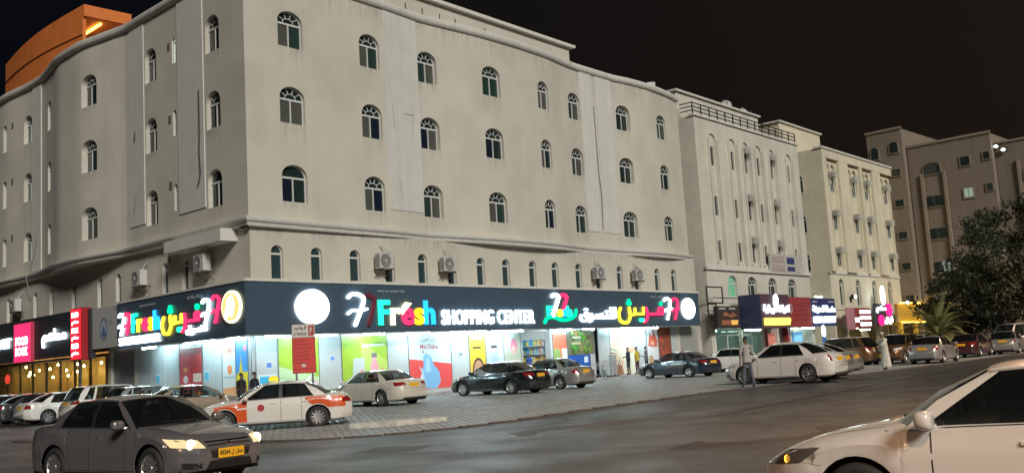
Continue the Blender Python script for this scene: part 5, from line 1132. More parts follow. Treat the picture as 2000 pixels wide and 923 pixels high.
TYPES = {
 # x measured from the car's middle, front positive.  hood/deck profile = centre line height below the glasshouse
 'sedan': dict(L=4.7, W=1.80, H=1.47, wb=2.74, fx=1.42, r=.325, prof=[(-2.35, .60), (-2.33, .86), (-2.22, 1.02), (-1.75, 1.05), (-1.2, 1.03), (.9, 1.0), (1.2, .97), (1.8, .87), (2.15, .76), (2.3, .66), (2.35, .52)], belt=[(-2.35, .82), (-2.1, .95), (-1, .965), (.6, .93), (1.4, .84), (2.0, .74), (2.35, .60)],
                cowl=1.18, head=.38, rhead=-.98, rbase=-1.78, bp=-.22, cg=-1.22, cr=-.95),
 'suv': dict(L=4.6, W=1.84, H=1.68, wb=2.68, fx=1.38, r=.36, prof=[(-2.3, .62), (-2.28, .95), (-2.2, 1.06), (-1.0, 1.08), (.9, 1.12), (1.2, 1.10), (1.8, 1.02), (2.1, .92), (2.25, .76), (2.3, .58)], belt=[(-2.3, .92), (-2.0, 1.08), (-1, 1.06), (.6, 1.02), (1.4, .98), (2.0, .88), (2.3, .70)],
                cowl=1.12, head=.42, rhead=-1.75, rbase=-2.16, bp=-.2, cg=-1.3, cr=-1.15),
 'hatch': dict(L=4.2, W=1.74, H=1.52, wb=2.58, fx=1.32, r=.32, prof=[(-2.1, .60), (-2.08, .9), (-2.0, 1.02), (-1.0, 1.02), (.9, 1.03), (1.2, 1.0), (1.65, .9), (1.95, .78), (2.07, .66), (2.1, .5)], belt=[(-2.1, .88), (-1.9, 1.0), (-1, .98), (.6, .94), (1.3, .86), (1.8, .76), (2.1, .60)],
                cowl=1.12, head=.42, rhead=-1.45, rbase=-1.95, bp=-.18, cg=-1.2, cr=-1.05),
 'van': dict(L=4.9, W=1.75, H=2.05, wb=2.6, fx=1.75, r=.33, prof=[(-2.45, .6), (-2.43, .95), (-2.38, 1.15), (-1, 1.18), (1.8, 1.15), (2.1, 1.05), (2.35, .9), (2.43, .7), (2.45, .5)], belt=[(-2.45, 1.0), (-2.2, 1.15), (1.2, 1.12), (1.9, 1.02), (2.45, .75)],
             cowl=2.1, head=1.35, rhead=-2.2, rbase=-2.38, bp=.55, cg=-1.0, cr=-.95)}
def car(kind, x, y, hd, paint, label, name='parked_car', glassm=None, amber=False, rim=6, tail=None, lamps=False, group=None, plates=(True, True), scale=(1, 1, 1), rear_light='wide', grille='slim', taxi=None, seats=False, platetext=False, cat='car'):
    T = TYPES[kind]; L, W, H, wb, fx, r = (T[k] for k in ('L', 'W', 'H', 'wb', 'fx', 'r')); rx = fx - wb
    glassm = glassm or G_DARK
    t = empty(name, (x, y, gz(x, y)), R(hd), label, cat, group); t.scale = scale
    ra = r + .055; zsill = .21; hl = L / 2
    prof, belt = T['prof'], T['belt']
    def wid(xx):
        d = hl - abs(xx); e = .75 if xx > 0 else .6
        if d >= e: return W / 2 * (1 - .012 * (abs(xx) / hl) ** 2)
        k = 1 - d / e; return W / 2 * (1 - .30 * k ** 2.6) * (1 - .012)
    def zlow(xx):
        z = zsill + (.06 * max(0, (abs(xx) - hl + .5) / .5) if abs(xx) > hl - .5 else 0)
        for xw in (fx, rx):
            d = abs(xx - xw)
            if d < ra: z = max(z, r + math.sqrt(ra * ra - d * d))
        return z
    xs = set(k * .1 for k in range(-int(hl * 10), int(hl * 10) + 1))
    for e in (.0, .015, .04, .08, .14, .22): xs |= {hl - e, -hl + e}
    for xw in (fx, rx):
        for k in range(0, 15): a = math.pi * k / 14; xs.add(xw + ra * math.cos(a)); 
        xs |= {xw + ra + .004, xw - ra - .004}
    xs = sorted(v for v in xs if -hl <= v <= hl); xs = [v for i, v in enumerate(xs) if i == 0 or v - xs[i - 1] > .003]
    rows = []
    for xx in xs:
        w = wid(xx); zb, zt, zl = sinterp(belt, xx), sinterp(prof, xx), zlow(xx); zt = max(zt, zb + .005)
        arch = zl > zsill + .07
        zm = lerp(zl, zb, .52); sec = [(w * (.985 if arch else .93), zl), (w * (.992 if arch else .985), zl + min(.05, (zb - zl) * .2)), (w * .992, max(zm - .10, zl + (zb - zl) * .3)), (w * 1.0, zb - (zb - zl) * .30), (w * .972, zb - (zb - zl) * .17), (w * .95, zb), (w * .86, lerp(zb, zt, .55)), (w * .6, lerp(zb, zt, .86)), (w * .3, lerp(zb, zt, .97)), (0, zt)]
        pts = []
        for yy, zz in sec:
            f = abs(xx) / hl; kz = (zz - .52) / .45
            pts.append((xx * (1 - .055 * (kz * kz if abs(kz) < 1.2 else 1.44) * f ** 8), yy, zz))
        rows.append([(a, b, c) for a, b, c in pts] + [(a, -b, c) for a, b, c in pts[-2::-1]])
    q = MB(); q.grid(rows); n = len(rows[0])
    for i0, rv in ((0, False), ((len(rows) - 1) * n, True)):
        for j in range(n // 2):
            f = (i0 + j, i0 + j + 1, i0 + n - 2 - j, i0 + n - 1 - j) if j < n // 2 - 1 else (i0 + j, i0 + j + 1, i0 + n - 1 - j)
            q.f.append(f); q.mi.append(0)
    # ---- glasshouse rings
    cw, hd_, rh, rb, bp, cg, crf = T['cowl'], T['head'], T['rhead'], T['rbase'], T['bp'], T['cg'], T['cr']
    yb, yr = W / 2 * .915, W / 2 * (.70 if kind in ('sedan', 'hatch') else .78)
    zr = lambda xx: H - .075 - .05 * ((xx - (hd_ + rh) / 2) / ((hd_ - rh) / 2 + .01)) ** 2 * .6
    zbelt = lambda xx: sinterp(belt, xx) - .012
    fr7 = (-1, -.68, -.34, 0, .34, .68, 1)
    base_w = [(cw - .12 * abs(f) ** 2.2, yb * f, (zbelt(cw - .12) if abs(f) == 1 else max(sinterp(prof, cw - .02) - .02, zbelt(cw)))) for f in fr7]
    head_w = [(hd_ - .05 * abs(f) ** 2.2, yr * f, zr(hd_) + .045 * (1 - f * f)) for f in fr7]
    mid_w = [((a[0] + b[0]) / 2 + .035, (a[1] + b[1]) / 2 * 1.015, (a[2] + b[2]) / 2 + .03) for a, b in zip(base_w, head_w)]
    base_r = [(rb + .16 * abs(f) ** 2.2, yb * .94 * f, (zbelt(rb + .16) + .005 if abs(f) == 1 else max(sinterp(prof, rb) - .015, zbelt(rb)))) for f in fr7]
    head_r = [(rh + .06 * abs(f) ** 2.2, yr * f, zr(rh) + .045 * (1 - f * f)) for f in fr7]
    mid_r = [((a[0] + b[0]) / 2 - .03, (a[1] + b[1]) / 2 * 1.01, (a[2] + b[2]) / 2 + .03) for a, b in zip(base_r, head_r)]
    def ring3(xb, xr_, kb=1.0):
        b = (xb, yb * kb, zbelt(xb)); tp = (xr_, yr, zr(xr_)); m_ = ((xb + xr_) / 2, (b[1] + tp[1]) / 2 + .03, (b[2] + tp[2]) / 2); return b, m_, tp
    S = {'a0': (base_w[6], mid_w[6], head_w[6]), 'a1': ring3(cw - .27, hd_ - .16), 'b0': ring3(bp + .05, bp + .03), 'b1': ring3(bp - .06, bp - .06), 'c0': ring3(cg, crf if kind != 'sedan' else crf + .02, .995), 'c1': (base_r[6], mid_r[6], head_r[6])}
    if kind in ('suv', 'hatch', 'van'): S['d0'] = ring3(cg - .1, crf - .08, .99); S['d1'] = ring3(rb + .38, rh + .30, .965)
    mirror = lambda p: (p[0], -p[1], p[2])
    def strip(qq, A_, B_):
        for sg in (1, -1):
            a = A_ if sg > 0 else [mirror(p) for p in A_]; b = B_ if sg > 0 else [mirror(p) for p in B_]
            qq.add(list(a) + list(b), [(0, 1, 4, 3), (1, 2, 5, 4)])
    strip(q, S['a0'], S['a1'])
    if 'd0' in S: strip(q, S['c0'], S['d0']); strip(q, S['d1'], S['c1'])
    else: strip(q, S['c0'], S['c1'])
    # roof skin
    rxs = [hd_, hd_ - .12, lerp(hd_, rh, .3), lerp(hd_, rh, .5), lerp(hd_, rh, .75), rh + .08, rh]
    roof_rows = [head_w] + [[(xx, yr * f, zr(xx) + (.075 - .03 * abs(xx - (hd_ + rh) / 2) / (hd_ - rh)) * (1 - abs(f) ** 2.5)) for f in fr7] for xx in rxs[1:-1]] + [head_r]
    q.grid(roof_rows)
    # roof rails between side rings (thin gutter) so the side glass meets the roof
    side_top = [S['a1'][2], S['b0'][2], S['b1'][2], S['c0'][2]] + ([S['d0'][2], S['d1'][2]] if 'd0' in S else [])
    body = q.build('body', paint, t, smooth=True, sharp=38)
    bvh = BVHTree.FromObject(body, bpy.context.evaluated_depsgraph_get()) if False else BVHTree.FromPolygons([v.co[:] for v in body.data.vertices], [p.vertices[:] for p in body.data.polygons])
    # glass
    MB().grid([base_w, mid_w, head_w]).build('windshield', glassm, t, smooth=True); MB().grid([base_r, mid_r, head_r]).build('rear_window', glassm, t, smooth=True)
    MB().grid([[(p[0] - .02, p[1], p[2] + .008) for p in base_w], [(p[0] + .10, p[1] * .985, max(sinterp(prof, min(p[0] + .10, hl - .4)) - .015 * abs(p[1]) * 2, sinterp(belt, p[0] + .1)) + .012 - .05 * (abs(p[1]) / yb) ** 3) for p in base_w]]).build('cowl', BLK, t, smooth=True)
    panes = [('a1', 'b0'), ('b1', 'c0')] + ([('d0', 'd1')] if 'd0' in S else [])
    for a, b in panes:
        for sg in (1, -1):
            A_, B_ = S[a], S[b]
            if sg < 0: A_, B_ = [mirror(p) for p in A_], [mirror(p) for p in B_]
            MB().add(list(A_) + list(B_), [(0, 1, 4, 3), (1, 2, 5, 4)]).build('side_window', glassm, t, smooth=True)
    for sg in (1, -1):
        A_, B_ = ([S['b0'], S['b1']] if sg > 0 else [[mirror(p) for p in S['b0']], [mirror(p) for p in S['b1']]])
        MB().add(list(A_) + list(B_), [(0, 1, 4, 3), (1, 2, 5, 4)]).build('door_pillar', BLK, t, smooth=True)
        # belt moulding and gutter strip
        zz = [(xx, sg * (yb + .012), zbelt(xx) + .012) for xx in [lerp(cw - .3, cg, k / 8) for k in range(9)]]; MB().tube(zz, .013, 5).build('belt_moulding', BLK if tail != 'chrome' else CHR, t)
        gt = [(xx, sg * (yr + .004), zr(xx) + .004) for xx in [lerp(hd_ - .08, rh + .06, k / 8) for k in range(9)]]; MB().tube(gt, .014, 5).build('roof_gutter', paint, t)
    # ---- conforming patches
    def hit(p, d):
        h_ = bvh.ray_cast(Vector(p) - Vector(d) * 1.2, Vector(d), 3.0); return h_[0], h_[1]
    def patch(nm, quad, dirs, m_, off=.008, nu=6, nv=3, th=0):
        """quad: 4 target points (inner-low, outer-low, outer-high, inner-high); dirs: ray direction at inner and outer side"""
        rows = []
        for j in range(nv + 1):
            rw = []
            for i in range(nu + 1):
                f, g_ = i / nu, j / nv
                p = Vector(quad[0]).lerp(Vector(quad[1]), f).lerp(Vector(quad[3]).lerp(Vector(quad[2]), f), g_); d = Vector(dirs[0]).lerp(Vector(dirs[1]), f).normalized()
                c, nn = hit(p, d); c = c if c is not None else p; rw.append(tuple(Vector(c) - d * off))
            rows.append(rw)
        return MB().grid(rows).build(nm, m_, t, smooth=True)
    F, Bk = (-1, 0, 0), (1, 0, 0)
    zf = sinterp(belt, hl - .35)
    for sg in (1, -1):
        sd = (0, -sg, 0)
        hm = LENS if not lamps else emi('headlight_on', (1.0, .86, .55), 6.0)
        hlp = patch('headlight', [(hl, sg * W * .27, zf - .14), (hl - .42, sg * W * .5, zf - .10), (hl - .62, sg * W * .5, zf + .035), (hl, sg * W * .29, zf - .015)], [F, sd], emi('headlight_lens_on', (1.0, .76, .40), .75) if lamps else (mat('lamp_smoked', (.10, .09, .08), .08, coat=.8) if amber else hm), .007, 8, 3)
        if amber:
            c, nn = hit((hl - .22, sg * W * .46, zf - .075), (-.6, -sg * .8, 0))
            if c: MB().lathe([(0, .022), (.03, .018), (.04, .0)], 12, 'x', tuple(Vector(c) + Vector((-.01, 0, 0)))).build('lamp_bulb', emi('amber_lamp', (1.0, .42, .04), 3.0), hlp, smooth=True)
        if lamps:
            c, nn = hit((hl, sg * W * .37, zf - .075), F)
            if c: disc_ = MB().lathe([(0, .03), (.05, .028), (.075, .01), (.08, -.02)], 14, 'x', tuple(Vector(c) + Vector((.006, 0, 0)))).build('lamp_bulb', hm, hlp, smooth=True)
        zr_ = sinterp(belt, -hl + .25)
        if rear_light == 'wide': pts = [(-hl, sg * W * .22, zr_ - .16), (-hl + .28, sg * W * .5, zr_ - .17), (-hl + .36, sg * W * .5, zr_ - .02), (-hl, sg * W * .24, zr_ - .03)]
        elif rear_light == 'tall': pts = [(-hl, sg * W * .36, zr_ - .22), (-hl + .2, sg * W * .5, zr_ - .2), (-hl + .25, sg * W * .5, zr_ + .02), (-hl, sg * W * .36, zr_ + .02)]
        else: pts = [(-hl, sg * W * .30, zr_ - .22), (-hl + .32, sg * W * .5, zr_ - .20), (-hl + .22, sg * W * .5, zr_ - .0), (-hl, sg * W * .33, zr_ - .02)]
        patch('taillight', pts, [Bk, sd], TAIL, .007, 8, 3)
        # door seams and handles
        for xs_ in (cw - .40, bp - .01, rx + ra + .10 if rx + ra + .10 < bp - .5 else bp - .9):
            zt_ = sinterp(belt, xs_) - .02; patch('door_seam', [(xs_ - .006, sg * W / 2, zsill + .08), (xs_ + .006, sg * W / 2, zsill + .08), (xs_ + .006, sg * W / 2, zt_), (xs_ - .006, sg * W / 2, zt_)], [sd, sd], BLK, .002, 1, 8)
        for xs_ in (bp + .22, bp - .72):
            c, nn = hit((xs_, sg * W / 2, sinterp(belt, xs_) - .14), sd)
            if c: MB().bbox(c[0] - .10, c[0] + .10, c[1] - .012, c[1] + .026, c[2] - .02, c[2] + .02, .009).build('door_handle', CHR if tail == 'chrome' else paint, t)
        hs = [Vector((xx, sg * W * lerp(.33, .40, (hl - .55 - xx) / (hl - .55 - cw)), 0)) for xx in [lerp(hl - .55, cw, k / 8) for k in range(9)]]
        rows = []
        for p in hs:
            h_ = bvh.ray_cast(Vector((p.x, p.y, 2.0)), Vector((0, 0, -1)), 3.0)
            if h_[0] is not None: rows.append([(h_[0].x, h_[0].y - .007, h_[0].z + .003), (h_[0].x, h_[0].y + .007, h_[0].z + .003)])
        if len(rows) > 2: MB().grid(rows).build('hood_seam', BLK, t)
        patch('bumper_seam', [(fx + ra * .8, sg * W / 2, .62), (fx + ra * .8 + .012, sg * W / 2, .62), (hl - .40, sg * W / 2, zf - .09), (hl - .412, sg * W / 2, zf - .09)], [sd, sd], BLK, .003, 1, 6)
        # sill, mirror
        mx_ = cw - .42; mq = MB(); mc = Vector((mx_ + .01, sg * (W / 2 + .11), zbelt(mx_) + .10)); ms = lambda v, e: math.copysign(abs(v) ** e, v); mq.grid([[(mc.x + .085 * ms(math.cos(a_), .6) * math.cos(b_) ** .6 * (1 if math.cos(a_) > 0 else .7), mc.y + .115 * ms(math.sin(a_), .6) * math.cos(b_) ** .6, mc.z + .078 * ms(math.sin(b_), .7)) for a_ in [2 * math.pi * k / 16 for k in range(17)]] for b_ in [math.pi * (k / 10 - .5) * .999 for k in range(11)]]); mq.tube([(mx_, sg * (yb - .01), zbelt(mx_) + .04), (mx_ + .02, sg * (W / 2 + .05), zbelt(mx_) + .06)], .03, 6); mq.build('door_mirror', paint, t, smooth=True, sharp=50)
        patch('sill', [(rx + ra + .03, sg * W / 2, zsill + .005), (fx - ra - .03, sg * W / 2, zsill + .005), (fx - ra - .03, sg * W / 2, zsill + .075), (rx + ra + .03, sg * W / 2, zsill + .075)], [sd, sd], BLK if tail != 'chrome' else CHR, .006, 10, 1)
    # front: grille, intake, plate, badge; rear: plate, bumper line
    if grille == 'slim': patch('grille', [(hl, -W * .24, zf - .17), (hl, W * .24, zf - .17), (hl, W * .22, zf - .07), (hl, -W * .22, zf - .07)], [F, F], BLK, .006, 10, 2)
    else: patch('grille', [(hl, -W * .2, .44), (hl, W * .2, .44), (hl, W * .25, zf - .04), (hl, -W * .25, zf - .04)], [F, F], BLK, .006, 10, 4)
    patch('intake', [(hl, -W * .26, .27), (hl, W * .26, .27), (hl, W * .22, .40), (hl, -W * .22, .40)], [F, F], BLK, .006, 10, 2)
    for sg in (1, -1): patch('fog_recess', [(hl, sg * W * .30, .29), (hl - .2, sg * W * .45, .31), (hl - .2, sg * W * .45, .40), (hl, sg * W * .31, .38)], [F, (-.7, -sg * .7, 0)], BLK, .006, 4, 2)
    c, nn = hit((hl, 0, zf - .12), F)
    if c: MB().lathe([(0, .02), (.05, .018), (.06, .0)], 12, 'x', tuple(c)).build('badge', CHR, t)
    patch('grille_trim', [(hl, -W * .24, zf - .06), (hl, W * .24, zf - .06), (hl, W * .24, zf - .042), (hl, -W * .24, zf - .042)], [F, F], CHR, .012, 10, 1)
    for on, xx, d, zz in ((plates[0], hl, F, .50), (plates[1], -hl, Bk, sinterp(belt, -hl + .2) - .13)):
        if not on: continue
        c, nn = hit((xx, 0, zz), d)
        if c:
            s_ = 1 if xx > 0 else -1; pl = MB().bbox(c[0] - .005 + .02 * s_, c[0] + .005 + .02 * s_, -.26, .26, c[2] - .075, c[2] + .075, .004).build('number_plate', PLATE, t)
            if platetext and xx > 0:
                h_ = empty('plate_text', (c[0] + .027, 0, c[2]), R(90)); h_.parent = t; INK = mat('plate_ink', (.02, .02, .02), .6)
                word(h_, '85264 ' + '\ufedd', -.23, .05, -.045, .045, 0, INK, 'plate_digit', offset=.02, depth=.002, split=False); word(h_, AR['oman'], .09, .23, -.04, .045, 0, INK, 'plate_word', offset=.01, depth=.002, joined=True, split=False)
    patch('trunk_line', [(-hl, -W * .36, sinterp(belt, -hl + .2) - .26), (-hl, W * .36, sinterp(belt, -hl + .2) - .26), (-hl, W * .36, sinterp(belt, -hl + .2) - .25), (-hl, -W * .36, sinterp(belt, -hl + .2) - .25)], [Bk, Bk], BLK, .003, 10, 1)
    patch('rear_lower', [(-hl, -W * .34, .25), (-hl, W * .34, .25), (-hl, W * .34, .33), (-hl, -W * .34, .33)], [Bk, Bk], BLK, .006, 10, 1)
    # underbody, wheels
    MB().box(-hl + .25, hl - .25, -W / 2 + .12, W / 2 - .12, .19, .34).build('underbody', BLK, t)
    for xw in (fx, rx):
        MB().box(xw - ra + .02, xw + ra - .02, -W / 2 + .28, W / 2 - .28, .3, r + ra - .03).build('wheel_well', BLK, t)
        for sg in (1, -1):
            ty, rm_, dk = wheel_meshes(r, .21, rim); o = link('wheel', ty, None, t, (xw, sg * (W / 2 - .12), r), (0, 0, 0 if sg < 0 else math.pi))
            link('rim', rm_, None, o); link('brake_disc', dk, None, o, (0, -.01, 0))
    if seats:
        for sx_, sy_ in ((.15, .36), (.15, -.36), (-.85, .36), (-.85, -.36)):
            q = MB().bbox(sx_ - .25, sx_ + .25, sy_ - .24, sy_ + .24, .5, .8, .05); q.bbox(sx_ - .38, sx_ - .22, sy_ - .23, sy_ + .23, .75, 1.12, .05); q.bbox(sx_ - .40, sx_ - .30, sy_ - .12, sy_ + .12, 1.14, 1.28, .03); q.build('seat', SEATM, t)
        MB().lathe([(.16, -.015), (.19, 0), (.16, .015)], 16, 'x', (.62, .36, 1.0)).build('steering_wheel', BLK, t)
    MB().tube([(cw - .1, -.4, sinterp(prof, cw) + .03), (cw - .06, .3, sinterp(prof, cw) + .03)], .012, 5).build('wiper', BLK, t)
    if taxi:
        for sg in (1, -1):
            sd = (0, -sg, 0)
            zw = lambda xx: max(zlow(xx) + .03, .30)
            for nm, x_a, x_b in (('orange_wing', cw - .42, hl - .62), ('orange_quarter', -hl + .12, rx + ra * .95)):
                n_ = 18; rows = []
                for i in range(n_ + 1):
                    xx = lerp(x_a, x_b, i / n_); lo = zw(xx)
                    if nm == 'orange_wing' and xx > fx + .1: lo = max(lo, lerp(.62, .70, (xx - fx - .1) / .6))
                    if nm == 'orange_quarter': lo = max(lo, .60 if xx < rx else lerp(.66, .92, max(0, (xx - rx) / ra) ** 2))
                    hi = sinterp(belt, xx) - .012; lo = min(lo, hi - .01); rw = []
                    for j in range(6):
                        zz = lerp(lo, hi, j / 5); d = Vector((0, -sg, 0)) if xx > -hl + .4 else Vector((.6, -sg * .8, 0)); c_, n2 = hit((xx, sg * W / 2, zz), d); c_ = c_ if c_ is not None else Vector((xx, sg * W / 2, zz)); rw.append(tuple(c_ - d * .005))
                    rows.append(rw)
                MB().grid(rows).build(nm, taxi, t, smooth=True)
            c, nn = hit((.35, sg * W / 2, .70), sd)
            if c: MB().lathe([(0, .008), (.1, .008), (.105, 0)], 18, 'y', (c[0], c[1] + (.0 if sg > 0 else -.008), c[2])).build('door_emblem', mat('taxi_emblem', (.35, .03, .03), .5), t)
        q = MB().lathe([(.17, 0), (.19, .05), (.17, .11), (.1, .15), (0, .165)], 16); q.v = [(a * .8 + hd_ - .35, b * 1.2, c + H + .01) for a, b, c in q.v]; q.build('taxi_lamp', emi('taxi_lamp', (1.0, .72, .03), .85), t, smooth=True)
    return t
def paint(nm, c, rough=.32, metal=0.0, coat=.9): return mat('paint_' + nm, c, rough, metal, coat)
WHT = paint('white', (.62, .60, .57)); PEARL = paint('pearl', (.58, .55, .48)); SILV = paint('silver', (.34, .34, .33), .3, .5); GREY = paint('gunmetal', (.19, .185, .20), .20, .45); BLACK = paint('black', (.010, .013, .016), .2); NAVY = paint('navy', (.012, .022, .040), .22); BEIGE = paint('beige', (.30, .26, .21), .3, .4); BROWN = paint('brown', (.16, .085, .04), .3, .4); ORG = paint('orange', (.60, .085, .015), .35)
car('sedan', -6.58, 17.4, -34.2, GREY, 'dark grey sedan with lit headlights and yellow plate driving across the junction', 'sedan_car', G_DARK, rim=10, seats=True, lamps=True, grille='wide', platetext=True, scale=(.975, .98, 1.01))
car('sedan', -7.75, 31.6, 189, WHT, 'white and orange taxi with a yellow roof lamp', 'taxi', G_DARK, rim=10, taxi=ORG, scale=(1.02, 1.02, 1.0), rear_light='point', plates=(False, True))
car('sedan', -6.0, 41.3, 139, PEARL, 'pearl white sedan parked nose-in before the green bottle poster', 'parked_car', G_MID, rim=7, scale=(1.02, 1.01, 1.0), seats=True, rear_light='wide')
car('sedan', -.94, 44.88, 140.4, BLACK, 'black saloon with chrome sills before the yellow face poster', 'parked_car', G_DARK, rim=10, tail='chrome', scale=(1.03, 1.01, .99))
car('sedan', 1.4, 47.85, 138.5, SILV, 'silver sedan parked beside the black saloon, next to the shopping trolleys', 'parked_car', G_MID, rim=6, scale=(.96, .95, 1.0), rear_light='point', seats=True)
car('sedan', 8.87, 55.91, 132, NAVY, 'dark blue saloon with silver five-spoke wheels before the meat posters', 'parked_car', G_MID, rim=5, scale=(1.03, 1.02, .98), seats=True)
car('sedan', 13.4, 61.5, -25, WHT, 'white sedan half hidden behind the dark blue saloon', 'parked_car', G_DARK, rim=6, scale=(.97, .97, 1.0))
car('sedan', 10.08, 38.17, 140, WHT, 'white compact sedan with red tail lights beside the standing man in grey', 'parked_car', G_DARK, rim=7, scale=(.94, .945, 1.045), rear_light='tall')
car('sedan', 11.15, 40.9, 140, SILV, 'silver sedan parked close behind the white compact sedan', 'parked_car', G_DARK, rim=6, scale=(.98, .97, .99))
car('sedan', 12.4, 43.3, 140, SILV, 'second silver sedan further along, between the silver sedan and the brown crossover', 'parked_car', G_DARK, rim=6, scale=(.95, .95, .97))
car('suv', 19.0, 59.5, 135, BROWN, 'bronze crossover before the red-signed shop', 'parked_car', G_DARK, rim=6)
car('suv', 22.2, 59.0, 232, BROWN, 'bronze crossover facing the road behind the person in white', 'parked_car', G_DARK, rim=6, scale=(1, 1, 1.02))
car('sedan', 22.4, 54.2, 52, SILV, 'silver sedan with yellow plate stopped at the road edge by the palm', 'parked_car', G_DARK, rim=8, scale=(.93, .945, 1.0), rear_light='point')
car('sedan', 28.6, 63.5, 52, mat('paint_maroon', (.05, .014, .014), .3, 0, .9), 'dark maroon sedan parked between the silver sedan and the white van', 'parked_car', G_DARK, rim=6)
car('van', 35.8, 71.5, 205, WHT, 'white van standing under the dark trees', 'van', G_MID, rim=6, cat='van')
car('hatch', 32.2, 66.0, 55, SILV, 'silver hatchback with yellow plate in front of the white van', 'parked_car', G_DARK, rim=6, rear_light='tall')
car('suv', 28.6, 72.0, 60, WHT, 'white crossover whose roof shows behind the silver sedan', 'parked_car', G_DARK, rim=6)
car('suv', -18.0, 44.6, 46, WHT, 'white crossover parked nose-in on the side street', 'parked_car', G_MID, rim=6, rear_light='wide', seats=True)
car('sedan', -21.9, 48.6, 46, WHT, 'white sedan with red tail lights left of the white crossover', 'parked_car', G_DARK, rim=6, rear_light='point')
car('sedan', -24.2, 50.4, 46, mat('paint_darkgrey', (.04, .04, .045), .3, .3, .9), 'dark grey sedan next to the white sedan on the side street', 'parked_car', G_DARK, rim=6)
car('sedan', -26.6, 52.4, 46, SILV, 'silver sedan at the far side of the dark grey sedan on the side street', 'parked_car', G_DARK, rim=6)
car('sedan', -13.0, 39.8, 35, BEIGE, 'beige sedan behind the grey moving sedan, before the red snack posters', 'parked_car', G_CLR, rim=6, seats=True)
car('hatch', -16.4, 44.4, 46, SILV, 'silver hatchback whose roof shows behind the beige sedan', 'parked_car', G_CLR, rim=6, seats=True)
car('sedan', 4.40, 8.46, 144, WHT, 'large white sedan close by on the road with amber front lamp lit', 'sedan_car', G_DARK, rim=7, scale=(.97, .97, .985), plates=(False, True), amber=True, seats=True)
# ------------------------------------------------------------------ people
SKIN = mat('skin', (.20, .11, .07), .6); HAIR = mat('hair', (.012, .010, .009), .6)
def skin_mesh(nodes, edges, name, sub=1):
    """nodes: {key: (x,y,z,r)}; returns evaluated mesh of a Skin + Subdivision surface and the joints in order"""
    keys = list(nodes); me = bpy.data.meshes.new(name); me.from_pydata([nodes[k][:3] for k in keys], [(keys.index(a), keys.index(b)) for a, b in edges], [])
    o = bpy.data.objects.new(name, me); col.objects.link(o)
    m = o.modifiers.new('s', 'SKIN'); m.use_smooth_shade = True
    for i, k in enumerate(keys):
        r = nodes[k][3]; r = r if isinstance(r, tuple) else (r, r); o.data.skin_vertices[0].data[i].radius = r; o.data.skin_vertices[0].data[i].use_root = (i == 0)
    s = o.modifiers.new('d', 'SUBSURF'); s.levels = s.render_levels = sub
    bpy.context.view_layer.update(); out = bpy.data.meshes.new_from_object(o.evaluated_get(bpy.context.evaluated_depsgraph_get()))
    bpy.data.objects.remove(o); return out
